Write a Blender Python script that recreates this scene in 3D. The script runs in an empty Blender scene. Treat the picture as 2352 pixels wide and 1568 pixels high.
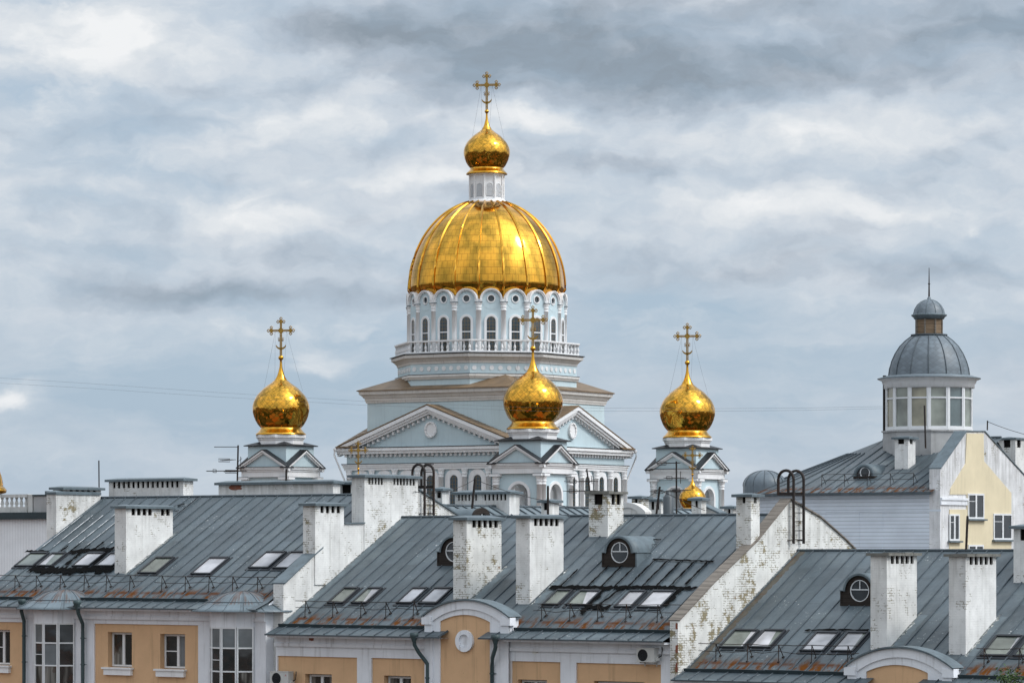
import bpy, math, random
from mathutils import Vector, Matrix
R = math.radians
rnd = random.Random(7)
sc = bpy.context.scene
COL = sc.collection

# ------------------------------------------------------------------ camera
FPX, CX, HY, EYE = 8000.0, 1176.0, 1263.0, 20.0     # focal length, image centre and horizon for a 2352 px wide frame, eye height
cam_d = bpy.data.cameras.new('camera'); cam = bpy.data.objects.new('camera', cam_d); COL.objects.link(cam)
cam.location = (0, 0, EYE); cam.rotation_euler = (R(90), 0, 0)
cam_d.sensor_width = 36; cam_d.lens = 36 * FPX / 2352
cam_d.shift_y = (HY - 784) / 2352
cam_d.clip_start = 1; cam_d.clip_end = 20000
sc.camera = cam
# ------------------------------------------------------------------ light
SUN = Vector((.66, -.20, .72)).normalized()
sd = bpy.data.lights.new('sun', 'SUN'); sun = bpy.data.objects.new('sun', sd); COL.objects.link(sun)
sd.energy = 1.5; sd.angle = R(12); sd.color = (1, .95, .87)
sun.rotation_euler = SUN.to_track_quat('Z', 'Y').to_euler(); sun.location = (60, -20, 90)
sc.view_settings.view_transform = 'Standard'; sc.view_settings.look = 'None'
sc.view_settings.exposure = .03; sc.view_settings.gamma = 1
sc.cycles.max_bounces = 6; sc.cycles.glossy_bounces = 4; sc.cycles.diffuse_bounces = 3


class NT:
    """small node-graph builder"""
    def __init__(s, nt): s.nt = nt
    def put(s, sock, v):
        if isinstance(v, bpy.types.NodeSocket): s.nt.links.new(v, sock)
        elif isinstance(v, (tuple, list)) and len(v) == 3 and sock.type == 'RGBA': sock.default_value = (*v, 1)
        else: sock.default_value = v
    def node(s, t, ins=None, **k):
        n = s.nt.nodes.new(t)
        for a, b in k.items(): setattr(n, a, b)
        for a, b in (ins or {}).items(): s.put(n.inputs[a], b)
        return n
    def m(s, op, a, b=None, c=None, clamp=False):
        n = s.nt.nodes.new('ShaderNodeMath'); n.operation = op; n.use_clamp = clamp
        for i, v in enumerate((a, b, c)):
            if v is not None: s.put(n.inputs[i], v)
        return n.outputs[0]
    def vm(s, op, a, b=None, out=0):
        n = s.nt.nodes.new('ShaderNodeVectorMath'); n.operation = op
        for i, v in enumerate((a, b)):
            if v is not None:
                if op == 'SCALE' and i == 1: s.put(n.inputs['Scale'], v)
                else: s.put(n.inputs[i], v)
        return n.outputs[out]
    def mix(s, f, a, b, blend='MIX'):
        n = s.nt.nodes.new('ShaderNodeMix'); n.data_type = 'RGBA'; n.blend_type = blend
        s.put(n.inputs[0], f); s.put(n.inputs[6], a); s.put(n.inputs[7], b)
        return n.outputs[2]
    def ramp(s, f, stops):
        n = s.nt.nodes.new('ShaderNodeValToRGB'); e = n.color_ramp.elements
        while len(e) < len(stops): e.new(.5)
        for q, (p, c) in zip(e, stops):
            q.position = p; q.color = (*c, 1) if isinstance(c, tuple) else (c, c, c, 1)
        s.put(n.inputs[0], f); return n.outputs[0]
    def step(s, x, a, b):
        n = s.nt.nodes.new('ShaderNodeMapRange'); n.interpolation_type = 'SMOOTHSTEP'
        s.put(n.inputs[0], x); n.inputs[1].default_value = a; n.inputs[2].default_value = b
        return n.outputs[0]
    def noise(s, v, scale, detail=4, rough=.55, dist=0, out=0):
        n = s.node('ShaderNodeTexNoise', {'Vector': v, 'Scale': scale, 'Detail': detail, 'Roughness': rough, 'Distortion': dist})
        return n.outputs[out]
    def xyz(s, v):
        n = s.node('ShaderNodeSeparateXYZ', {0: v}); return n.outputs[0], n.outputs[1], n.outputs[2]
    def vec(s, x, y, z=0.0): return s.node('ShaderNodeCombineXYZ', {0: x, 1: y, 2: z}).outputs[0]
    def scale(s, v, k): return s.vm('MULTIPLY', v, k)


# ------------------------------------------------------------------ sky: a veiled Nishita sky behind layered cloud
def make_world():
    w = bpy.data.worlds.new('World'); sc.world = w; w.use_nodes = True
    t = NT(w.node_tree); w.node_tree.nodes.clear()
    d = t.node('ShaderNodeTexCoord').outputs['Generated']
    d = t.vm('NORMALIZE', d)
    x, y, z = t.xyz(d)
    az = t.m('MULTIPLY', t.m('ARCTAN2', x, y), 8.0)
    el = t.m('MULTIPLY', t.m('ARCSINE', z), 8.0)
    P = t.vec(az, el)                       # 1 unit = 7.2 degrees
    wv = t.noise(t.scale(P, (1.0, 1.8, 1)), 2.6, 5, .6, 0, 1)
    wv = t.vm('SUBTRACT', wv, (.5, .5, .5))
    PW = t.vm('ADD', P, t.scale(wv, (.24, .15, 0)))
    wv2 = t.vm('SUBTRACT', t.noise(t.scale(P, (1.0, 1.5, 1)), 11, 5, .6, 0, 1), (.5, .5, .5))
    PW = t.vm('ADD', PW, t.scale(wv2, (.07, .05, 0)))

    def blobs(lst):
        acc = None
        for (cx, cy, rx, ry, amp) in lst:
            q = t.vm('SUBTRACT', PW, ((cx - CX) / 1000, (HY - cy) / 1000, 0))
            q = t.vm('MULTIPLY', q, (1000 / rx, 1000 / ry, 0))
            g = t.m('EXPONENT', t.m('MULTIPLY', t.vm('DOT_PRODUCT', q, q, 1), -1.0))
            g = t.m('MULTIPLY', g, amp)
            acc = g if acc is None else t.m('ADD', acc, g)
        return acc
    bright = blobs([(150, 120, 330, 95, .36), (420, 70, 190, 70, .20), (430, 225, 110, 80, -.22),
                    (1330, 125, 430, 120, -.52), (880, 60, 330, 75, -.34), (1700, 190, 420, 70, -.25), (2300, 70, 330, 110, -.52),
                    (1900, 60, 180, 70, -.12), (1040, 185, 130, 40, -.2),
                    (700, 260, 260, 70, .26), (1270, 285, 210, 45, .34), (1900, 320, 420, 60, .24), (1480, 385, 380, 36, -.20),
                    (620, 505, 170, 40, .40), (960, 420, 130, 22, .30), (600, 585, 300, 34, -.12), (560, 672, 400, 36, -.46), (230, 640, 140, 26, -.2),
                    (60, 655, 120, 50, .16), (1640, 455, 330, 38, .26), (2060, 470, 300, 60, .2), (1900, 610, 420, 50, -.22),
                    (520, 755, 340, 34, .18), (40, 925, 60, 30, .38), (725, 830, 75, 38, .26), (1700, 760, 500, 36, .10),
                    (250, 1050, 500, 60, .06), (60, 520, 160, 50, .12), (2200, 700, 240, 40, .08)])
    blue = blobs([(100, 15, 120, 26, .7), (130, 235, 190, 34, .75), (250, 320, 200, 40, .55), (120, 450, 260, 50, .4), (380, 400, 160, 30, .4),
                  (320, 560, 220, 36, .35), (1500, 690, 330, 60, .5), (900, 760, 700, 60, .35), (400, 900, 700, 120, .55),
                  (1200, 1000, 1500, 240, .42), (1900, 800, 600, 90, .35), (2200, 560, 240, 60, .25), (740, 790, 300, 40, .2)])
    inview = t.m('MULTIPLY', t.step(el, 2.4, 1.3), t.step(t.m('ABSOLUTE', az), 2.6, 1.4))
    n1 = t.noise(t.scale(PW, (1.0, 1.8, 1)), 2.4, 7, .55)
    n2 = t.noise(t.scale(PW, (.8, 3.4, 1)), 5.5, 6, .6)
    n3 = t.noise(d, 2.6, 7, .6, .3)           # broad clouds over the rest of the sky
    tex = t.m('ADD', t.m('MULTIPLY', t.m('SUBTRACT', n1, .5), .50), t.m('MULTIPLY', t.m('SUBTRACT', n2, .5), .16))
    tex = t.m('MULTIPLY', tex, t.m('ADD', .55, t.m('MULTIPLY', t.step(el, .35, .75), .45)))
    far = t.m('MULTIPLY', t.m('SUBTRACT', n3, .5), 5.0)
    q0 = t.scale(PW, (1.0, 1.7, 1)); r0 = t.noise(q0, 4.6, 6, .5); r1 = t.noise(t.vm('ADD', q0, (-.04, .11, 0)), 4.6, 6, .5)
    q1 = t.scale(PW, (1.0, 1.6, 1)); r2 = t.noise(q1, 9.0, 5, .55); r3 = t.noise(t.vm('ADD', q1, (.02, .06, 0)), 9.0, 5, .55)
    relief = t.m('ADD', t.m('MULTIPLY', t.m('SUBTRACT', r0, r1), .72), t.m('MULTIPLY', t.m('SUBTRACT', r2, r3), .34))   # lit tops, grey bases
    relief = t.m('MULTIPLY', relief, t.m('ADD', .35, t.m('MULTIPLY', t.step(el, .30, .70), .65)))
    tt = t.m('ADD', t.m('ADD', .55, tex), relief)
    tt = t.m('ADD', tt, t.m('MULTIPLY', bright, inview))
    tt = t.m('ADD', tt, t.m('MULTIPLY', far, t.m('SUBTRACT', 1.0, inview)), clamp=True)
    cl = t.ramp(tt, [(0.0, (.27, .325, .385)), (.3, (.43, .49, .565)), (.55, (.60, .655, .72)), (.8, (.735, .77, .805)), (1.0, (.86, .875, .89))])
    cl = t.vm('SCALE', cl, 10.0)
    ns = t.node('ShaderNodeTexSky', sky_type='NISHITA', sun_disc=False)
    ns.sun_elevation = math.asin(SUN.z); ns.sun_rotation = math.atan2(SUN.x, SUN.y); ns.altitude = 200; ns.air_density = 1; ns.dust_density = 2.2
    veil = t.mix(.82, ns.outputs[0], (4.05, 5.35, 6.75))           # thin high cloud over blue sky
    bn = t.m('ADD', t.m('MULTIPLY', t.m('SUBTRACT', t.noise(t.scale(PW, (.7, 3.2, 1)), 3.1, 6, .6), .5), 1.7), .20)
    bf = t.m('ADD', bn, t.m('MULTIPLY', blue, inview))
    bf = t.m('MULTIPLY', bf, t.step(tt, .98, .55), clamp=True)
    col = t.mix(t.m('MULTIPLY', bf, .9), cl, veil)
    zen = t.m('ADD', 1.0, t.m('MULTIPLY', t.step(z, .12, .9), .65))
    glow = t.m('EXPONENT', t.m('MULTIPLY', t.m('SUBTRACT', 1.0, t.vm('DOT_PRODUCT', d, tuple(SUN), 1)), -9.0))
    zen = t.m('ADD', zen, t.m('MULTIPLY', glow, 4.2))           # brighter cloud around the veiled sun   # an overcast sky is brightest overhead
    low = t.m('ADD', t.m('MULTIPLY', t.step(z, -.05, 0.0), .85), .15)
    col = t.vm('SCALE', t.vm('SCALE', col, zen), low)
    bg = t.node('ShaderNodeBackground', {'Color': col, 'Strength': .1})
    out = t.node('ShaderNodeOutputWorld', {0: bg.outputs[0]})
make_world()


# ------------------------------------------------------------------ geometry helpers
class MB:
    def __init__(s): s.v = []; s.f = []; s.u = []; s.mi = []; s.sm = []
    def face(s, pts, mi=0, uv=None, sm=False):
        b = len(s.v); s.v += [tuple(p) for p in pts]
        s.f.append(tuple(range(b, b + len(pts)))); s.u.append(uv or [(0, 0)] * len(pts)); s.mi.append(mi); s.sm.append(sm)
    def grid(s, rows, mi=0, uv=None, sm=False, closed=False):
        b = len(s.v); n = len(rows[0])
        for r in rows: s.v += [tuple(p) for p in r]
        for i in range(len(rows) - 1):
            for j in range(n if closed else n - 1):
                k = (j + 1) % n
                s.f.append((b + i * n + j, b + i * n + k, b + (i + 1) * n + k, b + (i + 1) * n + j))
                if uv: s.u.append([uv(i, j), uv(i, j + 1), uv(i + 1, j + 1), uv(i + 1, j)])
                else: s.u.append([(0, 0)] * 4)
                s.mi.append(mi); s.sm.append(sm)
    def hexa(s, p, mi=0):                        # p: 4 bottom points then 4 top points, both counter-clockwise
        for q in ((3, 2, 1, 0), (4, 5, 6, 7), (0, 1, 5, 4), (1, 2, 6, 5), (2, 3, 7, 6), (3, 0, 4, 7)):
            s.face([p[i] for i in q], mi)
    def box(s, x0, x1, y0, y1, z0, z1, mi=0):
        s.hexa([(x0, y0, z0), (x1, y0, z0), (x1, y1, z0), (x0, y1, z0), (x0, y0, z1), (x1, y0, z1), (x1, y1, z1), (x0, y1, z1)], mi)
    def lathe(s, prof, seg, c=(0, 0, 0), ph=0.0, sm=True, mi=0, uv=None, a0=0, a1=None, cap=False):
        full = a1 is None
        n = seg if full else seg + 1
        rows = []
        for r, z in prof:
            row = []
            for j in range(n):
                a = ph + (2 * math.pi * j / seg if full else a0 + (a1 - a0) * j / seg)
                row.append((c[0] + r * math.cos(a), c[1] + r * math.sin(a), c[2] + z))
            rows.append(row)
        s.grid(rows, mi, uv, sm, full)
        if cap:
            s.face(rows[-1], mi); s.face(rows[0][::-1], mi)
    def tube(s, pts, r, seg=6, mi=0, closed=False, sm=True):
        pts = [Vector(p) for p in pts]; n = len(pts); rows = []
        up = Vector((.13, .21, .97))
        for i, p in enumerate(pts):
            if closed: t = pts[(i + 1) % n] - pts[i - 1]
            else: t = pts[min(i + 1, n - 1)] - pts[max(i - 1, 0)]
            t.normalize()
            a = t.cross(up)
            if a.length < 1e-3: a = t.cross(Vector((1, 0, 0)))
            a.normalize(); b = t.cross(a)
            rr = r[i] if isinstance(r, (list, tuple)) else r
            rows.append([p + rr * (math.cos(2 * math.pi * j / seg) * a + math.sin(2 * math.pi * j / seg) * b) for j in range(seg)])
        if closed: rows.append(rows[0])
        s.grid(rows, mi, None, sm, True)
        if not closed: s.face(rows[0][::-1], mi); s.face(rows[-1], mi)
    def extrude(s, pts, f0, f1, mi=0, mi_side=None, caps=(True, True)):
        """pts 2-D outline; f0/f1 map (a,b) to the two 3-D caps"""
        A = [f0(*p) for p in pts]; B = [f1(*p) for p in pts]; n = len(pts)
        if caps[0]: s.face(A, mi)
        if caps[1]: s.face(B[::-1], mi)
        ms = mi if mi_side is None else mi_side
        for i in range(n):
            k = (i + 1) % n; s.face([A[k], A[i], B[i], B[k]], ms)
    def ring(s, outer, inner, f0, f1, mi=0, closed=True, back=False):
        """flat ring between two outlines of equal count, with its outer and inner walls"""
        n = len(outer); rg = range(n if closed else n - 1)
        for i in rg:
            k = (i + 1) % n
            s.face([f0(*outer[i]), f0(*outer[k]), f0(*inner[k]), f0(*inner[i])], mi)
            s.face([f0(*outer[k]), f0(*outer[i]), f1(*outer[i]), f1(*outer[k])], mi)
            s.face([f0(*inner[i]), f0(*inner[k]), f1(*inner[k]), f1(*inner[i])], mi)
            if back: s.face([f1(*outer[k]), f1(*outer[i]), f1(*inner[i]), f1(*inner[k])], mi)
    def build(s, name, mats, parent=None, off=None, loc=None):
        if not isinstance(mats, (list, tuple)): mats = [mats]
        if off is None: off = OFF.get(parent.name, (0, 0, 0)) if parent else (0, 0, 0)
        me = bpy.data.meshes.new(name)
        me.from_pydata([(a - off[0], b - off[1], c - off[2]) for a, b, c in s.v], [], s.f)
        for m in mats: me.materials.append(m)
        me.polygons.foreach_set('material_index', s.mi)
        me.polygons.foreach_set('use_smooth', s.sm)
        ul = me.uv_layers.new(name='UVMap')
        ul.data.foreach_set('uv', [c for f in s.u for p in f for c in p])
        me.update()
        o = bpy.data.objects.new(name, me); COL.objects.link(o)
        if parent: o.parent = parent; OFF[o.name] = off
        if loc: o.location = loc
        return o

OFF = {}
def tag(o, label=None, cat=None, group=None, kind=None):
    if label: o['label'] = label
    if cat: o['category'] = cat
    if group: o['group'] = group
    if kind: o['kind'] = kind
    return o

class Frame:
    """ground frame: x along the street, y away from it, turned clockwise by ang"""
    def __init__(s, X, Y, ang):
        s.X, s.Y, s.ang = X, Y, R(ang); s.c, s.s = math.cos(s.ang), math.sin(s.ang)
    def w(s, p): return Vector((s.X + p[0] * s.c + p[1] * s.s, s.Y - p[0] * s.s + p[1] * s.c, p[2]))
    def dirl(s, d): return Vector((d[0] * s.c - d[1] * s.s, d[0] * s.s + d[1] * s.c, d[2]))
    def hit(s, x, y, n, c):                  # sight line through a picture point meets the plane n.p = c of this frame
        o = s.dirl((-s.X, -s.Y, 0)); o.z = EYE
        d = s.dirl(((x - CX) / FPX, 1, (HY - y) / FPX))
        n = Vector(n); k = (c - n.dot(o)) / n.dot(d)
        return o + k * d
    def at_y(s, x, y, v): return s.hit(x, y, (0, 1, 0), v)
    def at_x(s, x, y, v): return s.hit(x, y, (1, 0, 0), v)

def thing(name, label, cat, fr, org, group=None):
    o = bpy.data.objects.new(name, None); COL.objects.link(o); o.empty_display_size = .3
    o.location = fr.w(org); o.rotation_euler = (0, 0, -fr.ang)
    OFF[o.name] = tuple(org)
    return tag(o, label, cat, group)

def solo(o, fr, org, label, cat, group=None):
    """a thing that is one mesh"""
    o.location = fr.w(org); o.rotation_euler = (0, 0, -fr.ang); return tag(o, label, cat, group)

def copy_tree(o, parent=None):
    c = o.copy(); COL.objects.link(c)
    if parent: c.parent = parent
    for ch in [q for q in bpy.data.objects if q.parent == o]: copy_tree(ch, c)
    return c

def arch(x0, x1, z0, z1, n=12):
    """arched outline: up the left side, over a half-round head, down the right"""
    r = (x1 - x0) / 2; cx = (x0 + x1) / 2; zs = z1 - r
    return [(x0, z0)] + [(cx - r * math.cos(math.pi * i / n), zs + r * math.sin(math.pi * i / n)) for i in range(n + 1)] + [(x1, z0)]
def circle(cx, cz, rx, rz=None, n=28, a0=0):
    rz = rz or rx
    return [(cx + rx * math.cos(a0 + 2 * math.pi * i / n), cz + rz * math.sin(a0 + 2 * math.pi * i / n)) for i in range(n)]
def seg_arch(x0, x1, z0, ze, zt, n=20):
    h = zt - ze; c = x1 - x0; rr = (c * c / 4 + h * h) / (2 * h); cx = (x0 + x1) / 2; cz = zt - rr
    a = math.asin(min(1, c / 2 / rr)) if h < c / 2 else math.pi / 2
    return [(x0, z0)] + [(cx + rr * math.sin(-a + 2 * a * i / n), cz + rr * math.cos(-a + 2 * a * i / n)) for i in range(n + 1)] + [(x1, z0)]

def holed_wall(mb, x0, x1, z0, z1, holes, f, depth, mi=0):
    """wall plane with rectangular holes and their reveals; f(x, z, d) gives the point d behind the plane"""
    xs = sorted({x0, x1, *[h[0] for h in holes], *[h[1] for h in holes]}); zs = sorted({z0, z1, *[h[2] for h in holes], *[h[3] for h in holes]})
    xs = [q for q in xs if x0 <= q <= x1]; zs = [q for q in zs if z0 <= q <= z1]
    for a, b in zip(xs, xs[1:]):
        for c, d in zip(zs, zs[1:]):
            mx, mz = (a + b) / 2, (c + d) / 2
            if any(h[0] < mx < h[1] and h[2] < mz < h[3] for h in holes): continue
            mb.face([f(a, c, 0), f(b, c, 0), f(b, d, 0), f(a, d, 0)], mi)
    for a, b, c, d in holes:
        a, b, c, d = max(a, x0), min(b, x1), max(c, z0), min(d, z1)
        mb.face([f(a, c, 0), f(a, d, 0), f(a, d, depth), f(a, c, depth)], mi)
        mb.face([f(b, d, 0), f(b, c, 0), f(b, c, depth), f(b, d, depth)], mi)
        mb.face([f(a, d, 0), f(b, d, 0), f(b, d, depth), f(a, d, depth)], mi)
        mb.face([f(b, c, 0), f(a, c, 0), f(a, c, depth), f(b, c, depth)], mi)

# ------------------------------------------------------------------ materials
def mat(name, col=(.5, .5, .5), rough=.7, metal=0.0, spec=.5):
    m = bpy.data.materials.new(name); m.use_nodes = True
    b = m.node_tree.nodes['Principled BSDF']
    b.inputs['Base Color'].default_value = (*col, 1); b.inputs['Roughness'].default_value = rough
    b.inputs['Metallic'].default_value = metal; b.inputs['Specular IOR Level'].default_value = spec
    return m, NT(m.node_tree), b

def worn(name, col, rough=.8, var=.25, scale=1.3, grime=(.12, .11, .09), amount=.25, bump=.0, streak=True, spec=.3):
    """painted plaster, metal or stone with blotches, run-off streaks and a little dirt"""
    m, t, b = mat(name, col, rough, 0, spec)
    p = t.node('ShaderNodeTexCoord').outputs['Object']
    n = t.noise(p, scale, 6, .6)
    c = t.mix(1.0, col, t.ramp(n, [(.25, 1 - var), (.75, 1 + var * .35)]), 'MULTIPLY')
    if streak:
        s = t.noise(t.scale(p, (5.5, 5.5, .35)), 1.0, 5, .6)
        c = t.mix(t.m('MULTIPLY', t.step(s, .52, .75), amount), c, grime)
    sp = t.noise(p, 7.0, 5, .7)
    c = t.mix(t.m('MULTIPLY', t.step(sp, .68, .74), amount * 1.6), c, grime)
    t.put(b.inputs['Base Color'], c)
    if bump:
        bn = t.node('ShaderNodeBump', {'Height': t.noise(p, 18, 4, .6), 'Strength': bump, 'Distance': .02})
        t.put(b.inputs['Normal'], bn.outputs[0])
    return m

def m_roof(name, col, rust=1.0, specks=1.0):
    """painted standing-seam sheet; UV in metres: along the eave, up the slope from the gutter"""
    m, t, b = mat(name, col, .5, .0, .4)
    uv = t.node('ShaderNodeTexCoord').outputs['UV']
    u, v, _ = t.xyz(uv)
    br = t.node('ShaderNodeTexBrick', {'Vector': t.vec(v, u), 'Color1': (.0, .0, .0), 'Color2': (1, 1, 1), 'Mortar': (.5, .5, .5), 'Scale': 1.0, 'Mortar Size': .009,
                                      'Brick Width': 1.85, 'Row Height': .6, 'Mortar Smooth': .1}, offset=.37, offset_frequency=2)
    sheet = t.m('MULTIPLY', t.m('SUBTRACT', br.outputs[0], .5), .36)
    big = t.m('MULTIPLY', t.m('SUBTRACT', t.noise(uv, .38, 6, .62), .5), 1.15)
    fine = t.m('MULTIPLY', t.m('SUBTRACT', t.noise(t.vec(t.m('MULTIPLY', u, 6), t.m('MULTIPLY', v, 1.2)), 1.0, 6, .7), .5), .62)
    k = t.m('ADD', t.m('ADD', 1.0, sheet), t.m('ADD', big, fine))
    c = t.vm('SCALE', col, k)
    c = t.mix(t.m('MULTIPLY', br.outputs[1], .7), c, (.03, .035, .04))
    hue = t.step(t.noise(uv, .8, 4, .6), .5, .8)
    c = t.mix(t.m('MULTIPLY', hue, .35), c, (.17, .20, .20))
    # pale scuffs and droppings in patches
    s1 = t.step(t.noise(uv, 8.5, 3, .7), .62, .66); s2 = t.step(t.noise(uv, .55, 3, .6), .52, .62)
    c = t.mix(t.m('MULTIPLY', t.m('MULTIPLY', s1, s2), .75 * specks), c, (.55, .56, .55))
    d1 = t.step(t.noise(t.vec(t.m('MULTIPLY', u, 2.2), t.m('MULTIPLY', v, .7)), 1.3, 6, .65), .6, .78)
    c = t.mix(t.m('MULTIPLY', d1, .35), c, (.05, .06, .065))
    # rust where water stands above the gutter, running down in streaks
    st = t.noise(t.vec(t.m('MULTIPLY', u, 1.9), t.m('MULTIPLY', v, .55)), 1.6, 6, .68)
    band = t.m('MULTIPLY', t.step(v, -.02, .12), t.step(v, 1.25, .45))
    rm = t.m('MULTIPLY', band, t.step(st, .46, .60))
    rc = t.mix(t.noise(uv, 9, 4, .7), (.050, .020, .006), (.19, .066, .012))
    c = t.mix(t.m('MULTIPLY', rm, 1.0 * rust), c, rc)
    line = t.m('MULTIPLY', t.m('MULTIPLY', t.step(v, .42, .60), t.step(v, .78, .62)), t.step(t.noise(t.vec(u, 0.0), .9, 4, .6), .40, .55))
    c = t.mix(t.m('MULTIPLY', line, .75 * rust), c, (.11, .036, .008))
    up = t.m('MULTIPLY', t.step(st, .66, .74), t.step(t.noise(uv, .35, 2, .5), .52, .62))
    c = t.mix(t.m('MULTIPLY', up, .55 * rust), c, (.20, .115, .06))
    t.put(b.inputs['Base Color'], c)
    bp = t.node('ShaderNodeBump', {'Height': t.noise(t.vec(t.m('MULTIPLY', u, 1.6), t.m('MULTIPLY', v, .9)), 1.5, 3, .5), 'Strength': .45, 'Distance': .06})
    t.put(b.inputs['Normal'], bp.outputs[0])
    rr = t.m('MULTIPLY', t.m('MAXIMUM', rm, line), rust)
    t.put(b.inputs['Roughness'], t.m('ADD', t.m('ADD', .30, t.m('MULTIPLY', t.noise(uv, 2.2, 4, .6), .25)), t.m('MULTIPLY', rr, .45)))
    t.put(b.inputs['Specular IOR Level'], t.m('SUBTRACT', .4, t.m('MULTIPLY', rr, .36)))
    return m

def m_brick(name, paint, loss, red=.25, rough_under=(.235, .195, .115)):
    """whitewashed brickwork losing its paint; loss 0..1"""
    m, t, b = mat(name, paint, .85, 0, .2)
    p = t.node('ShaderNodeTexCoord').outputs['Object']
    x, y, z = t.xyz(p)
    w = t.vec(t.m('ADD', x, y), z)
    br = t.node('ShaderNodeTexBrick', {'Vector': w, 'Color1': (.0, .0, .0), 'Color2': (1, 1, 1), 'Mortar': (0, 0, 0), 'Scale': 1.0, 'Mortar Size': .011,
                                      'Brick Width': .27, 'Row Height': .085, 'Mortar Smooth': .3})
    mort = br.outputs[1]
    big = t.noise(t.scale(p, (1, 1, .8)), 1.05, 3, .55)
    mid = t.noise(t.scale(p, (3.2, 3.2, 4.2)), 1.0, 6, .72)
    k = t.m('ADD', t.m('MULTIPLY', big, 1.15), t.m('MULTIPLY', mid, 1.45))
    k = t.m('ADD', k, t.m('MULTIPLY', mort, .16))
    th = 1.70 - .34 * loss
    peel = t.step(k, th, th + .035)
    wash = t.noise(p, 1.2, 6, .62)
    c = t.mix(1.0, paint, t.ramp(wash, [(.25, .72), (.7, 1.05)]), 'MULTIPLY')
    st = t.noise(t.scale(p, (4.5, 4.5, .3)), 1.0, 5, .6)
    c = t.mix(t.m('MULTIPLY', t.step(st, .50, .74), .32), c, (.24, .23, .20))
    c = t.mix(t.m('MULTIPLY', mort, t.m('MULTIPLY', t.step(mid, .42, .62), .16)), c, (.25, .24, .21))
    under = t.mix(t.noise(p, 9, 4, .6), rough_under, (.34, .30, .20))
    under = t.mix(t.m('MULTIPLY', t.step(t.noise(p, 1.6, 2, .5), .66, .72), red), under, (.30, .105, .06))
    under = t.mix(t.m('MULTIPLY', mort, .5), under, (.12, .11, .09))
    c = t.mix(peel, c, under)
    gz = t.xyz(t.node('ShaderNodeTexCoord').outputs['Generated'])[2]
    soot = t.m('MULTIPLY', t.step(gz, .72, 1.0), t.step(t.noise(t.scale(p, (4, 4, .5)), 1.0, 5, .65), .36, .68))
    c = t.mix(t.m('MULTIPLY', soot, .42), c, (.13, .12, .10))
    pits = t.m('MULTIPLY', t.step(t.noise(t.scale(p, (1, 1, 1.6)), 9.5, 3, .6), .66, .70), t.step(big, .38, .6))
    c = t.mix(t.m('MULTIPLY', pits, .55 + .3 * loss), c, (.14, .125, .095))
    t.put(b.inputs['Base Color'], c)
    h = t.m('SUBTRACT', t.m('MULTIPLY', mid, .3), t.m('ADD', t.m('MULTIPLY', mort, .22), t.m('MULTIPLY', peel, .6)))
    bp = t.node('ShaderNodeBump', {'Height': h, 'Strength': .5, 'Distance': .015})
    t.put(b.inputs['Normal'], bp.outputs[0])
    return m

def m_gold(name, kind, rough=.12, tilt=.07, wave=.05, ws=1.7):
    """polished gilt sheet; every sheet sits at a slightly different angle.  kind: 'diamond', 'panel' or 'plain'"""
    m, t, b = mat(name, (.68, .355, .048), rough, 1.0, .5)
    tc = t.node('ShaderNodeTexCoord'); uv = tc.outputs['UV']; p = tc.outputs['Object']
    N = t.node('ShaderNodeNewGeometry').outputs['Normal']
    base = (.68, .355, .048)
    blot = t.noise(p, 1.6, 5, .6)
    c = t.mix(t.step(blot, .4, .75), base, (.57, .295, .040))
    if kind != 'plain':
        u, v, _ = t.xyz(uv)
        if kind == 'diamond': a, e = t.m('ADD', u, v), t.m('SUBTRACT', u, v)
        else:
            e = v
            a = t.m('ADD', u, t.m('MULTIPLY', t.m('MODULO', t.m('FLOOR', v), 2.0), .5))
        cell = t.vec(t.m('FLOOR', a), t.m('FLOOR', e))
        wn = t.node('ShaderNodeTexWhiteNoise', {'Vector': cell}, noise_dimensions='2D')
        rv = t.vm('SUBTRACT', wn.outputs['Color'], (.5, .5, .5))
        N = t.vm('ADD', N, t.vm('SCALE', rv, tilt))
        fa = t.m('ABSOLUTE', t.m('SUBTRACT', t.m('FRACT', a), .5)); fe = t.m('ABSOLUTE', t.m('SUBTRACT', t.m('FRACT', e), .5))
        edge = t.step(t.m('MAXIMUM', fa, fe), .455, .490)
        c = t.mix(t.m('MULTIPLY', edge, .85), c, (.22, .10, .02))
        c = t.mix(t.m('MULTIPLY', wn.outputs['Value'], .14), c, (.50, .28, .045))
    wv = t.vm('SUBTRACT', t.noise(p, ws, 3, .5, .3, 1), (.5, .5, .5))
    N = t.vm('NORMALIZE', t.vm('ADD', N, t.vm('SCALE', wv, wave)))
    t.put(b.inputs['Normal'], N); t.put(b.inputs['Base Color'], c)
    return m

def m_planks(name, col, d=.14, along='z'):
    m, t, b = mat(name, col, .8, 0, .2)
    p = t.node('ShaderNodeTexCoord').outputs['Object']; x, y, z = t.xyz(p)
    q = z if along == 'z' else t.m('ADD', x, y)
    f = t.m('FRACT', t.m('DIVIDE', q, d))
    n = t.noise(t.scale(p, (9, 9, 2) if along != 'z' else (1.2, 1.2, 14)), 1.0, 5, .65)
    c = t.mix(1.0, col, t.ramp(n, [(.25, .5), (.8, 1.4)]), 'MULTIPLY')
    c = t.mix(t.m('MULTIPLY', t.step(f, .12, .02), .8), c, tuple(k * .25 for k in col))
    t.put(b.inputs['Base Color'], c); return m

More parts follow.
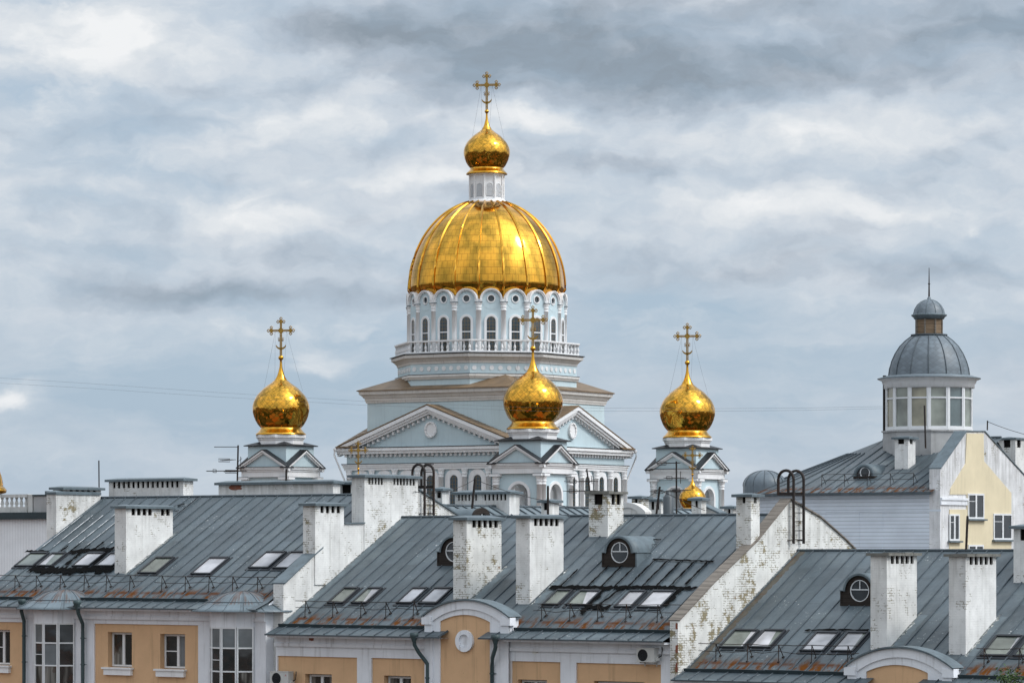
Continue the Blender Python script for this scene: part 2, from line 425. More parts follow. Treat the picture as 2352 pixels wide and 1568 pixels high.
def m_siding(name, col, d, vertical=False):
    """ribbed metal cladding; ribs in relief, with a darker stripe along each in the colour"""
    m, t, b = mat(name, col, .5, 0, .4)
    p = t.node('ShaderNodeTexCoord').outputs['Object']; x, y, z = t.xyz(p)
    q = t.m('ADD', x, y) if vertical else z
    f = t.m('FRACT', t.m('DIVIDE', q, d))
    n = t.noise(p, .8, 5, .6)
    c = t.mix(1.0, col, t.ramp(n, [(.25, .86), (.75, 1.05)]), 'MULTIPLY')
    c = t.mix(t.m('MULTIPLY', t.step(f, .30, .10), .22 if vertical else .6), c, tuple(k * .42 for k in col))  # darker stripe mixed into the colour at every rib
    t.put(b.inputs['Base Color'], c)
    h = t.m('PINGPONG', f, .5)
    bp = t.node('ShaderNodeBump', {'Height': f if not vertical else h, 'Strength': .6, 'Distance': .02})
    t.put(b.inputs['Normal'], bp.outputs[0]); return m

def m_glass(name, col, rough=.04, spec=.8, interior=None):
    m, t, b = mat(name, col, rough, 0, spec)
    p = t.node('ShaderNodeTexCoord').outputs['Object']
    n = t.noise(p, .7, 3, .55)
    c = t.ramp(n, [(.3, tuple(k * .55 for k in col)), (.7, tuple(min(1, k * 1.5) for k in col))])
    t.put(b.inputs['Base Color'], c)
    bp = t.node('ShaderNodeBump', {'Height': t.noise(p, .9, 2, .5), 'Strength': .15, 'Distance': .05})
    t.put(b.inputs['Normal'], bp.outputs[0]); return m

M = {}
M['roof'] = m_roof('painted_roof_sheet', (.072, .093, .106))
M['roof_far'] = m_roof('far_roof_sheet', (.14, .172, .19), .8, .4)
M['seam'] = worn('roof_seam', (.085, .105, .120), .6, .4, 2, (.03, .03, .03), .4)
M['metal'] = worn('flashing_metal', (.13, .165, .185), .5, .35, 2.0, (.05, .05, .05), .4)
M['pipe'] = worn('drainpipe_metal', (.055, .085, .090), .5, .3, 2.0, (.02, .02, .02), .4)
M['gutter'] = worn('gutter_metal', (.035, .052, .060), .5, .3, 2.0, (.02, .02, .02), .4)
M['brick'] = m_brick('whitewashed_brick', (.78, .775, .755), .38)
M['brick_worn'] = m_brick('peeling_whitewashed_brick', (.78, .775, .745), .66, .5)
M['brick_clean'] = m_brick('sound_whitewashed_brick', (.77, .765, .75), .14, .2)
M['white'] = worn('white_plaster', (.80, .82, .86), .85, .16, .9, (.22, .21, .20), .42, .25)
M['orange'] = worn('ochre_plaster', (.68, .435, .25), .85, .12, 1.1, (.25, .16, .09), .42, .35)
M['yellow'] = worn('pale_yellow_plaster', (.70, .61, .43), .85, .12, .8, (.35, .30, .20), .25, .3)
M['white_peel'] = m_brick('flaking_white_plaster', (.76, .76, .77), .1, .0, (.36, .31, .20))
M['pvc'] = worn('white_window_frame', (.72, .73, .74), .45, .08, 3, (.3, .3, .3), .1, 0, False)
M['pane'] = m_glass('dark_window_glass', (.022, .024, .026))
M['pane_blind'] = m_glass('window_glass_over_blind', (.13, .145, .155), .08)
M['pane_pale'] = m_glass('pale_skylight_glass', (.40, .39, .40), .06)  # skylight glass given a pale base colour
M['pane_green'] = m_glass('skylight_glass', (.135, .15, .13), .05)
M['pane_tower'] = m_glass('lantern_room_glass', (.20, .22, .19), .03, 1.0)
M['frame'] = worn('dark_skylight_frame', (.022, .026, .032), .4, .3, 2, (.05, .05, .05), .2)
M['iron'] = worn('rusty_black_iron', (.028, .022, .020), .65, .4, 4, (.10, .045, .025), .5)
M['soot'] = worn('sooty_flue', (.006, .005, .004), .95, .5, 5, (.03, .012, .008), .4)
M['concrete'] = worn('weathered_concrete', (.20, .195, .175), .9, .45, 5, (.06, .06, .05), .6, .5)
M['coping'] = m_planks('weathered_coping', (.20, .175, .15), .16, 'z')
M['darkwood'] = m_planks('dark_weathered_boards', (.034, .027, .023), .15, 'z')
M['tar'] = worn('bitumen_patch', (.006, .006, .006), .8, .4, 6, (.014, .014, .014), .4, 0, True, .03)
M['gold_d'] = m_gold('gilt_diamond_sheets', 'diamond', .10, .125, .07)
M['gold_p'] = m_gold('gilt_panels', 'panel', .12, .013, .09, .8)
M['gold'] = m_gold('gilt_plain', 'plain', .16, 0, .12)
M['gold_x'] = worn('gilt_cross_metal', (.44, .26, .058), .35, .3, 5, (.2, .1, .03), .3)
M['gold_x'].node_tree.nodes['Principled BSDF'].inputs['Metallic'].default_value = .7
M['blue'] = worn('pale_blue_plaster', (.545, .665, .71), .85, .12, .35, (.30, .38, .42), .25, .2)
M['trim'] = worn('white_church_trim', (.80, .80, .805), .8, .10, .6, (.35, .34, .32), .25, .15)
M['brown'] = worn('brown_roof_sheet', (.215, .145, .085), .45, .45, .7, (.07, .045, .03), .5)
M['black'] = worn('black_roof_sheet', (.020, .021, .024), .45, .3, 1, (.05, .05, .05), .3)
M['siding_h'] = m_siding('blue_white_siding', (.70, .755, .83), .19)
M['siding_v'] = m_siding('pale_vertical_cladding', (.88, .89, .91), .17, True)
M['shingle'] = m_roof('grey_dome_sheet', (.13, .16, .185), .0, .2)
M['ac'] = worn('white_casing', (.55, .55, .53), .5, .12, 3, (.25, .22, .18), .3)
M['dark'] = worn('dark_plastic', (.02, .02, .022), .5, .2, 3)
M['wood'] = m_planks('bare_boards', (.22, .155, .10), .13, 'z')
M['leaf'] = worn('leaf', (.055, .095, .028), .6, .4, 3, (.03, .05, .015), .3, 0, False)
M['bark'] = worn('bark', (.11, .085, .06), .9, .4, 6)
M['asphalt'] = worn('asphalt', (.05, .05, .052), .9, .3, .6)
M['ground'] = worn('city_ground', (.036, .036, .028), .95, .5, .02, (.05, .05, .05), .4, 0, False)
M['paving'] = worn('pavement', (.26, .25, .24), .9, .3, .8)
M['louvre'] = worn('grey_louvre', (.22, .25, .29), .7, .1, 3)
M['trim_c'] = worn('dusty_white_church_trim', (.66, .645, .62), .8, .16, .8, (.28, .25, .21), .4, .15)
M['pane_ch'] = m_glass('church_window_glass', (.026, .042, .052))
M['cable'] = worn('grey_cable', (.10, .10, .11), .7, .1, 2)

def m_curtain():
    """dark room behind glass with pale curtain folds hanging in part of it"""
    m, t, b = mat('window_glass_with_curtain', (.03, .03, .03), .06, 0, .8)
    p = t.node('ShaderNodeTexCoord').outputs['Object']; x, y, z = t.xyz(p)
    w = t.m('ADD', x, y)
    fold = t.noise(t.vec(t.m('MULTIPLY', w, 11), t.m('MULTIPLY', z, .5)), 1.0, 3, .5)
    part = t.step(t.noise(t.vec(t.m('MULTIPLY', w, 1.1), t.m('MULTIPLY', z, .25)), 1.0, 2, .5), .47, .53)
    c = t.mix(part, (.020, .020, .020), t.ramp(fold, [(.3, (.07, .068, .062)), (.7, (.27, .26, .24))]))
    c = t.mix(t.m('MULTIPLY', t.step(t.noise(p, 1.8, 3, .5), .58, .62), .5), c, (.055, .028, .020))
    t.put(b.inputs['Base Color'], c); return m
M['pane_curtain'] = m_curtain()
M['pane_teal'] = m_glass('teal_lantern_glass', (.075, .105, .110), .03, 1.0)
M['pane_warm'] = m_glass('warm_lantern_glass', (.26, .24, .17), .03, 1.0)

M['bare_brick'] = m_brick('bare_red_brick', (.26, .095, .06), .0, 1.0)

def m_city():
    """yards, flat roofs and trees of the town, only ever seen mirrored in the gilding"""
    m, t, b = mat('town_ground', (.04, .04, .03), .95, 0, .1)
    p = t.node('ShaderNodeTexCoord').outputs['Object']
    v = t.node('ShaderNodeTexVoronoi', {'Vector': p, 'Scale': .055}); q = t.xyz(v.outputs['Color'])[0]
    c = t.ramp(q, [(.0, (.018, .024, .012)), (.45, (.022, .028, .015)), (.5, (.05, .045, .04)), (.72, (.10, .07, .045)), (.8, (.16, .15, .14)), (.93, (.26, .10, .05))])
    t.put(b.inputs['Base Color'], c); return m
M['ground'] = m_city()

def m_mortar():
    m, t, b = mat('splashed_mortar', (.3, .3, .3), .9, 0, .1)
    p = t.node('ShaderNodeTexCoord').outputs['Object']
    n = t.noise(p, 9, 4, .7)
    t.put(b.inputs['Base Color'], t.ramp(n, [(.42, (.085, .10, .105)), (.52, (.22, .23, .22)), (.62, (.62, .62, .60))])); return m
M['mortar'] = m_mortar()
M['rust'] = worn('rusty_flashing', (.095, .085, .068), .7, .5, 2.2, (.11, .042, .012), .9)

# ================================================================== GROUND
def ground():
    mb = MB(); S = 6000
    mb.face([(-S, -400, 0), (S, -400, 0), (S, S, 0), (-S, S, 0)])
    tag(mb.build('ground', M['ground']), 'city ground between and beyond the houses', kind='structure')
    mb = MB(); fr = ROW
    mb.face([fr.w(p) for p in ((-90, -14, .004), (90, -14, .004), (90, -4, .004), (-90, -4, .004))])
    tag(mb.build('road', M['asphalt']), 'asphalt street below the house fronts', kind='structure')
    mb = MB(); mb.hexa([fr.w(p) for p in ((-90, -4, 0), (90, -4, 0), (90, -.02, 0), (-90, -.02, 0), (-90, -4, .13), (90, -4, .13), (90, -.02, .13), (-90, -.02, .13))])
    tag(mb.build('pavement', M['paving']), 'pavement along the house fronts', kind='structure')

ROW = Frame(0, 126.47, 36)
ground()

# ================================================================== THE ROW OF HOUSES
KS = .5503                                   # roof slope
ZG = 17.10                                   # gutter height of the middle house
class House:
    def __init__(h, label, s0, s1, off):
        h.s0, h.s1, h.off = s0, s1, off
        h.root = thing('terraced_house', label, 'house', ROW, ((s0 + s1) / 2, 0, 0), 'terraced houses with grey metal roofs')
        h.zg = ZG + off; h.n = (0, -KS, 1); h.c = h.zg - KS * .15
    def on(h, x, y): return ROW.hit(x, y, h.n, h.c)
    def rz(h, d): return h.zg + KS * (d - .15) if d <= 7.8 else h.zg + KS * (15.6 - d - .15)
    def P(h, s, d, up=0):                    # point above the front roof slope
        k = math.hypot(1, KS); return (s, d - up * KS / k, h.rz(d) + up / k)

def fit_roof(h, sL, sR, seam0=0.0, gap=None):
    """front and back slopes with the shallow eave, standing seams and the gutter upstand"""
    mb = MB(); L = math.hypot(1, KS)
    n = 12
    def uvp(s, d): return (s - seam0, (d - .15) * L)
    zE = h.zg - .28
    spans = [(sL, sR)] if not gap else [(sL, gap[0]), (gap[1], sR)]
    for a, b in spans:                       # shallow eave, interrupted by the arched gable
        mb.face([(a, -.65, zE), (b, -.65, zE), (b, .15, h.zg), (a, .15, h.zg)], 0, [(a - seam0, -.9), (b - seam0, -.9), (b - seam0, -.03), (a - seam0, -.03)])
        mb.box(a, b, -.68, -.65, zE - .05, zE + .005, 1)
        mb.face([(a, -.65, zE - .05), (a, .1, zE - .05), (b, .1, zE - .05), (b, -.65, zE - .05)], 2)
    mb.face([(sL, .15, h.zg), (sR, .15, h.zg), (sR, 7.8, h.rz(7.8)), (sL, 7.8, h.rz(7.8))], 0, [uvp(sL, .15), uvp(sR, .15), uvp(sR, 7.8), uvp(sL, 7.8)])
    mb.face([(sL, 7.8, h.rz(7.8)), (sR, 7.8, h.rz(7.8)), (sR, 15.9, h.rz(15.9)), (sL, 15.9, h.rz(15.9))], 0, [uvp(sL, 9), uvp(sR, 9), uvp(sR, 17), uvp(sL, 17)])
    k = math.ceil((sL - seam0) / .6)
    while seam0 + k * .6 < sR - .05:
        s = seam0 + k * .6; w = .018; hh = .042; k += 1
        j = rnd.uniform(-.012, .012)
        pr = [(-.62, h.zg - .28 + .01), (.12, h.zg - .012)]
        for (d0, z0, d1, z1) in ((-.62, zE + .01, .10, h.zg - .02), (.20, h.rz(.2), 7.78, h.rz(7.78))):
            if gap and d0 < 0 and gap[0] - .05 < s < gap[1] + .05: continue
            n = 7 if d0 > 0 else 1; js = [rnd.uniform(-.013, .013) for _ in range(n + 1)]; hs = [hh * rnd.uniform(.75, 1.2) for _ in range(n + 1)]
            for i in range(n):
                u, v = i / n, (i + 1) / n; da, db, za, zb = d0 + (d1 - d0) * u, d0 + (d1 - d0) * v, z0 + (z1 - z0) * u, z0 + (z1 - z0) * v
                a = [(s - w + js[i], da, za - .01), (s + w + js[i], da, za - .01), (s + w + js[i + 1], db, zb - .01), (s - w + js[i + 1], db, zb - .01)]
                mb.hexa(a + [(a[0][0], da, za + hs[i]), (a[1][0], da, za + hs[i]), (a[2][0], db, zb + hs[i + 1]), (a[3][0], db, zb + hs[i + 1])], 1)
    a = h.rz(7.8); mb.tube([(sL, 7.8, a + .02), (sR, 7.8, a + .02)], .05, 6, 1)                        # ridge roll
    o = mb.build('roof', [M['roof'], M['seam'], M['white']], h.root)
    return o

def gutter(h, sL, sR, slope=.0):
    mb = MB(); n = 14
    for i in range(n):
        a, b = sL + (sR - sL) * i / n, sL + (sR - sL) * (i + 1) / n
        za, zb = (h.zg - .03 + rnd.uniform(-.008, .008) for _ in (0, 1))
        mb.hexa([(a, .10, za), (b, .10, za), (b, .16, za + .03), (a, .16, za + .03), (a, .06, za + .13), (b, .06, za + .13), (b, .10, za + .14), (a, .10, za + .14)])
    return mb.build('gutter', M['gutter'], h.root)

def slots(n, a=.08, b=.92, fill=.66):
    w = (b - a) / n; return [(a + w * (i + .5 - fill / 2), a + w * (i + .5 + fill / 2)) for i in range(n)]

def chimney_body(par, s0, s1, d0, d1, zb, zt, hR=(), hF=(), mt='brick', cap='metal', hz=.27, capo=.13, label=None, parent_is_part=False):
    mb = MB(); w = .055; zc = zt - hz
    mb.box(s0, s1, d0, d1, zb, zc)
    def solid(iv, a, b):
        out = []; p = a
        for q0, q1 in iv:
            out.append((p, a + (b - a) * q0)); p = a + (b - a) * q1
        out.append((p, b)); return out
    for a, b in solid(hF, s0, s1): mb.box(a, b, d0, d0 + w, zc, zt)
    for a, b in solid(hR, d0 + w, d1): mb.box(s1 - w, s1, a, b, zc, zt)
    mb.box(s0, s0 + w, d0 + w, d1, zc, zt); mb.box(s0 + w, s1 - w, d1 - w, d1, zc, zt)
    o = mb.build('chimney', M[mt], par)
    if label: o['label'] = label
    if hR or hF:
        f = MB(); f.box(s0 + w + .004, s1 - w - .05, d0 + w + .05, d1 - w - .004, zc + .004, zt - .004); f.build('flue', M['soot'], o)
    c = MB()
    if cap == 'metal':
        e = capo
        c.box(s0 - e, s1 + e, d0 - e, d1 + e, zt + .003, zt + .10)
        zr = zt + .10 + rnd.uniform(.05, .09); cx, cy = (s0 + s1) / 2, (d0 + d1) / 2
        q = [(s0 - e, d0 - e, zt + .10), (s1 + e, d0 - e, zt + .10), (s1 + e, d1 + e, zt + .10), (s0 - e, d1 + e, zt + .10)]
        if d1 - d0 > s1 - s0: r = [(cx, d0 + .2, zr), (cx, d1 - .2, zr)]; fs = ((q[0], q[1], r[0]), (q[1], q[2], r[1], r[0]), (q[2], q[3], r[1]), (q[3], q[0], r[0], r[1]))
        else: r = [(s0 + .2, cy, zr), (s1 - .2, cy, zr)]; fs = ((q[0], q[1], r[1], r[0]), (q[1], q[2], r[1]), (q[2], q[3], r[0], r[1]), (q[3], q[0], r[0]))
        for x in fs: c.face(x)
        c.build('chimney_cap', M['metal'], o)
    elif cap == 'slab':
        e = capo; n = 4                       # a course of rough concrete slabs
        L = d1 - d0 + 2 * e
        for i in range(n):
            a = d0 - e + L * i / n + .006; b = d0 - e + L * (i + 1) / n - .006; j = rnd.uniform(-.02, .02)
            c.box(s0 - e + j, s1 + e + j * .7, a, b, zt + .003, zt + .105 + rnd.uniform(-.02, .02))
        c.build('chimney_cap', M['concrete'], o)
    return o

def fillet(h, par, s, d0, d1, w, mt='mortar', name='mortar_fillet', up=.006, rag=.8):
    """ragged strip where a wall meets the sheet roof"""
    n = max(3, int((d1 - d0) / .11)); L, Rr = [], []
    for i in range(n + 1):
        d = d0 + (d1 - d0) * i / n; L.append(h.P(s, d, up)); Rr.append(h.P(s + w * (1 - rag * rnd.random()), d, up))
    mb = MB(); mb.grid([L, Rr]); return mb.build(name, M[mt], par)

def chimney(h, x0, x1, x2, yt, yb, **k):
    """stands on the front slope: left, near and right edges, top and near foot in the picture"""
    p = h.on(x1, yb); s1, d0 = p.x, p.y
    s0 = ROW.at_y(x0, yb, d0).x; d1 = ROW.at_x(x2, yb, s1).y; zt = ROW.at_y(x1, yt, d0).z
    o = chimney_body(h.root, s0, s1, d0, d1, h.rz(d0) - .25, zt, **k)
    fillet(h, o, s1 + .002, d0 - .1, d1 + .25, .16); fillet(h, o, s1 + .003, d0 - .05, d1 + .1, .42, 'metal', 'flashing', .0035, .15)
    return o

def chimney_on(h, s1, x0, x1, x2, yt, zb=None, **k):
    """stands on a party wall whose right face is the plane s1"""
    p = ROW.at_x(x1, yt, s1); d0, zt = p.y, p.z
    s0 = ROW.at_y(x0, yt, d0).x; d1 = ROW.at_x(x2, yt, s1).y
    return chimney_body(h.root, s0, s1, d0, d1, zb if zb else h.rz(d0) - .6, zt, **k)

def chimney_at(h, d0, x0, x1, x2, yt, zb, **k):
    """front face in the plane d0"""
    a = ROW.at_y(x0, yt, d0); b = ROW.at_y(x1, yt, d0); d1 = ROW.at_x(x2, yt, b.x).y
    return chimney_body(h.root, a.x, b.x, d0, d1, zb, b.z, **k)

def skylight(h, xa, xb, yb, yt, pane='pane_pale', split=None, w=None):
    """hinged roof window lying on the slope: lower edge from xa to xb at yb, upper edge at yt"""
    a, b = h.on(xa, yb), h.on(xb, yb); d0 = (a.y + b.y) / 2; d1 = h.on((xa + xb) / 2 + 40, yt).y
    s0, s1 = a.x, b.x
    F = lambda s, d, u: h.P(s, d, u)
    fw = .072; c = math.hypot(1, KS)
    mb = MB()
    def bar(sa, sb, da, db, u): mb.hexa([F(sa, da, -.02), F(sb, da, -.02), F(sb, db, -.02), F(sa, db, -.02), F(sa, da, u), F(sb, da, u), F(sb, db, u), F(sa, db, u)])
    bar(s0, s0 + fw, d0, d1, .09); bar(s1 - fw, s1, d0, d1, .09)
    bar(s0 + fw, s1 - fw, d0, d0 + fw, .08); bar(s0 + fw, s1 - fw, d1 - fw * 1.2, d1, .11)
    bar(s0 - .05, s1 + .05, d0 - .12, d0 - .004, .03)                       # flashing apron
    bar(s0 - .09, s0 - .004, d0 - .1, d1 + .08, .028); bar(s1 + .004, s1 + .09, d0 - .1, d1 + .08, .028)
    o = mb.build('skylight', M['frame'], h.root)
    p = MB(); q = lambda u, v: F(s0 + fw + (s1 - s0 - 2 * fw) * u, d0 + fw + (d1 - d0 - 2.2 * fw) * v, .058)
    if split:                                # slanting split: one part of the glass pale, the other greenish
        A, B = split
        p.face([q(0, 0), q(A, 0), q(B, 1), q(0, 1)], 0); p.face([q(A, 0), q(1, 0), q(1, 1), q(B, 1)], 1)
        p.build('pane', [M[pane], M['pane_green' if pane == 'pane_pale' else 'pane_pale']], o)
    else:
        p.face([q(0, 0), q(1, 0), q(1, 1), q(0, 1)], 0); p.build('pane', M[pane], o)
    g = MB(); G = [q(0, 0), q(1, 0), q(1, 1), q(0, 1)]
    return o

def ray_out(poly, c, ang):
    """distance from c along ang to the outline"""
    dx, dy = math.cos(ang), math.sin(ang); best = 0
    for i in range(len(poly)):
        (x1, y1), (x2, y2) = poly[i - 1], poly[i]
        ex, ey = x2 - x1, y2 - y1; det = dx * -ey + dy * ex
        if abs(det) < 1e-9: continue
        t = ((x1 - c[0]) * -ey + (y1 - c[1]) * ex) / det; k = (dx * (y1 - c[1]) - dy * (x1 - c[0])) / det
        if t > 0 and -1e-6 <= k <= 1 + 1e-6: best = max(best, t)
    return best

def dormer(h, xl, yb, label=None):
    """bull's-eye dormer: boarded front with shoulders, round window, barrel roof running back into the slope"""
    p = h.on(xl, yb); s0, d0, z0 = p.x, p.y, p.z - .03
    W, hs, r = 1.50, .54, .555; cx = s0 + W / 2; cz = z0 + hs
    out = [(s0, z0), (s0, z0 + hs), (cx - r - .02, z0 + hs)] + [(cx - (r + .02) * math.cos(math.pi * i / 14), cz + (r + .02) * math.sin(math.pi * i / 14)) for i in range(1, 15)] + [(s0 + W, z0 + hs), (s0 + W, z0)]
    wc = (cx, z0 + .56); wr = .385; n = 48
    mb = MB()
    outer = []; inner = []
    for i in range(n):
        a = 2 * math.pi * i / n; q = ray_out(out, wc, a)
        outer.append((wc[0] + q * math.cos(a), wc[1] + q * math.sin(a))); inner.append((wc[0] + wr * math.cos(a), wc[1] + wr * math.sin(a)))
    mb.ring(outer, inner, lambda a, b: (a, d0, b), lambda a, b: (a, d0 + .07, b))
    for sx in (s0, s0 + W):                                             # cheeks
        dz = hs / KS + .1
        mb.hexa([(sx - .03, d0 - .02, z0 - .1), (sx + .03, d0 - .02, z0 - .1), (sx + .03, d0 + dz, z0 - .1), (sx - .03, d0 + dz, z0 - .1), (sx - .03, d0 - .02, z0 + hs + .03), (sx + .03, d0 - .02, z0 + hs + .03), (sx + .03, d0 + dz, z0 + hs + .03), (sx - .03, d0 + dz, z0 + hs + .03)], 1 if sx > s0 else 0)
    mb.box(s0 + .03, s0 + W - .03, d0 - .025, d0 - .002, z0 + .02, z0 + .10)
    o = mb.build('dormer', [M['darkwood'], M['metal']], h.root)
    if label: o['label'] = label
    rf = MB(); rr = r + .05; m = 16
    rows = []
    for (dd, ro) in ((d0 - .07, rr), (d0 - .07, rr + .035), (d0 + .5, rr + .03), (d0 + 1.2, rr + .03), (d0 + 2.35, rr + .03)):
        rows.append([(cx - ro * math.cos(math.pi * i / m), dd, cz + ro * math.sin(math.pi * i / m)) for i in range(m + 1)])
    rows.insert(0, [(cx - (rr - .05) * math.cos(math.pi * i / m), d0 - .07, cz + (rr - .05) * math.sin(math.pi * i / m)) for i in range(m + 1)])
    rf.grid(rows, 0, None, True)
    for a, b in ((s0 - .06, cx - rr), (cx + rr, s0 + W + .06)): rf.box(a, b, d0 - .06, d0 + 1.15, cz + .01, cz + .035)
    rf.build('dormer_roof', M['metal'], o)
    f = MB(); f.ring(circle(*wc, wr, n=32), circle(*wc, wr - .028, n=32), lambda a, b: (a, d0 + .005, b), lambda a, b: (a, d0 + .06, b))
    f.box(wc[0] - wr + .04, wc[0] + wr - .04, d0 + .012, d0 + .05, wc[1] + .02, wc[1] + .058)
    f.box(wc[0] - .014, wc[0] + .014, d0 + .012, d0 + .05, wc[1] + .059, wc[1] + wr - .04)
    f.build('window_frame', M['pvc'], o)
    g = MB(); g.face([(a, d0 + .055, b) for a, b in circle(*wc, wr - .02, n=32)]); g.build('pane', M['pane'], o)
    return o

def pvc_window(par, s0, s1, z0, z1, d, style='two', pane='pane', sill=True, blind=0):
    """white casement in an opening; d is the plane of its frame"""
    mb = MB(); f = .07
    mb.box(s0, s1, d, d + .06, z0, z0 + f); mb.box(s0, s1, d, d + .06, z1 - f, z1)
    mb.box(s0, s0 + f, d, d + .06, z0 + f, z1 - f); mb.box(s1 - f, s1, d, d + .06, z0 + f, z1 - f)
    mid = s0 + (s1 - s0) * (.58 if style == 'left' else .5)
    mb.box(mid - .06, mid + .06, d - .015, d + .06, z0 + f, z1 - f)
    if style in ('left', 'cross'):
        zc = z0 + (z1 - z0) * .5
        mb.box(s0 + f, mid - .06, d + .005, d + .05, zc - .02, zc + .02)
    if style == 'cross': mb.box(mid + .06, s1 - f, d + .005, d + .05, zc - .02, zc + .02)
    o = mb.build('window', M['pvc'], par)
    a = MB(); a.face([(s0 + f, d + .04, z0 + f), (mid - .06, d + .04, z0 + f), (mid - .06, d + .04, z1 - f), (s0 + f, d + .04, z1 - f)]); a.build('pane', M[pane], o)
    a = MB(); a.face([(mid + .06, d + .04, z0 + f), (s1 - f, d + .04, z0 + f), (s1 - f, d + .04, z1 - f), (mid + .06, d + .04, z1 - f)]); a.build('pane', M['pane_blind' if blind else pane], o)
    if sill:
        c = MB(); c.box(s0 - .22, s1 + .12, -.12, d - .004, z0 - .10, z0 - .03); c.box(s0 - .14, s1 + .06, -.07, d - .01, z0 - .33, z0 - .101)
        c.build('sill', M['trim'], o)
    return o

def wall_front(h, sL, sR, panels, windows, back=15.4, skip=()):
    """white front with sunk ochre panels, window openings, cornice, and the body behind"""
    zt = h.zg - .33
    mb = MB(); f = lambda s, z, d: (s, d, z)
    holed_wall(mb, sL, sR, 0, zt, panels, f, .07, 0)
    for p in panels:
        hs = [w for w in windows if p[0] <= w[0] and w[1] <= p[1]]
        holed_wall(mb, p[0], p[1], p[2], p[3], hs, lambda s, z, d: (s, .07 + d, z), .28, 1)
    mb.face([(sL, 0, 0), (sL, 0, zt), (sL, back, zt), (sL, back, 0)]); mb.face([(sR, 0, 0), (sR, back, 0), (sR, back, zt), (sR, 0, zt)])
    mb.face([(sL, back, 0), (sL, back, zt), (sR, back, zt), (sR, back, 0)])
    for s in (sL, sR):                       # gable triangle under the slopes
        mb.face([(s, 0, zt), (s, .2, h.rz(.2) - .1), (s, 7.8, h.rz(7.8) - .1), (s, back, h.rz(back) - .1), (s, back, zt)])
    o = mb.build('wall', [M['white'], M['orange']], h.root)
    return o

def cornice(h, spans):
    for a, b in spans:
        c = MB(); c.box(a, b, -.52, -.002, h.zg - .40, h.zg - .332); c.box(a, b, -.10, -.002, h.zg - .75, h.zg - .62); c.box(a, b, -.06, -.002, h.zg - .62, h.zg - .401)
        c.build('cornice', M['white'], h.root)

def party_wall(h, sR, thick, pts, coping='metal', mt='brick', copes=None, foot=None):
    """firewall standing above the roofs: outline (x, y) read on its right face"""
    q = [ROW.at_x(x, y, sR) for x, y in pts]; prof = [(p.y, p.z) for p in q]
    base = [(prof[-1][0], 12.0), (prof[0][0], 12.0)]
    mb = MB(); out = prof + base
    mb.extrude(out, lambda d, z: (sR, d, z), lambda d, z: (sR - thick, d, z), 0)
    o = mb.build('parapet', M[mt], h.root)
    for i, (a, b) in enumerate(zip(prof, prof[1:])):
        if copes is not None and i not in copes: continue
        e = .07; t = .055; c = MB()
        c.hexa([(sR - thick - e, a[0], a[1] + .003), (sR + e, a[0], a[1] + .003), (sR + e, b[0], b[1] + .003), (sR - thick - e, b[0], b[1] + .003),
                (sR - thick - e, a[0], a[1] + t), (sR + e, a[0], a[1] + t), (sR + e, b[0], b[1] + t), (sR - thick - e, b[0], b[1] + t)])
        c.build('coping', M[coping], o)
    return o, prof

def drainpipe(h, pts, r=.075, funnel=True):
    """pts: picture points on the plane just in front of the wall; the last runs to the ground"""
    q = [ROW.at_y(x, y, -.14 - .3 * k) for x, y, k in pts]
    mb = MB(); q.append(Vector((q[-1].x, q[-1].y, .3)))
    mb.tube(q, r, 8)
    if funnel:
        a = q[0]; mb.lathe([(r, -.16), (.14, .02), (.16, .05), (.16, .18), (.12, .18)], 12, a)
    k = 2
    for z in (q[-2].z - .25, q[-2].z - 1.3, q[-2].z - 2.4):
        mb.lathe([(r + .015, -.03), (r + .02, 0), (r + .015, .03)], 10, (q[-1].x, q[-1].y, z))
        mb.box(q[-1].x - .015, q[-1].x + .16, q[-1].y + .02, q[-1].y + .05, z - .012, z + .012)
    return mb.build('drainpipe', M['pipe'], h.root)

def tar(h, lines, width=.12):
    """brushed bitumen along seams and around roof windows: thin ragged strips lying on the sheet"""
    for k, ln in enumerate(lines):
        mb = MB(); w = width
        if isinstance(ln[0], (int, float)): w = ln[0]; ln = ln[1:]
        P = [h.on(x, y) for x, y in ln]
        if len(P) == 2 and w <= .10 and abs(P[0].y - P[1].y) > 3 * abs(P[0].x - P[1].x): P[0].x = P[1].x = .12 + .6 * round((P[0].x - .12) / .6) if h is B2 else P[0].x
        pts = []
        for a, b in zip(P, P[1:]):
            n = max(2, int((b - a).length / .12))
            pts += [a.lerp(b, i / n) for i in range(n)]
        pts.append(P[-1])
        L, Rr = [], []
        for i, p in enumerate(pts):
            t = (pts[min(i + 1, len(pts) - 1)] - pts[max(0, i - 1)]); t = Vector((t.x, t.y, 0)).normalized(); nn = Vector((-t.y, t.x, 0))
            wl, wr = w * rnd.uniform(.15, .75), w * rnd.uniform(.15, .75)
            a, b = p + nn * wl, p - nn * wr
            up = .052 + .0015 * k
            L.append(h.P(a.x, a.y, up)); Rr.append(h.P(b.x, b.y, up))
        mb.grid([L, Rr]); mb.build('tar_patch', M['tar'], h.root)

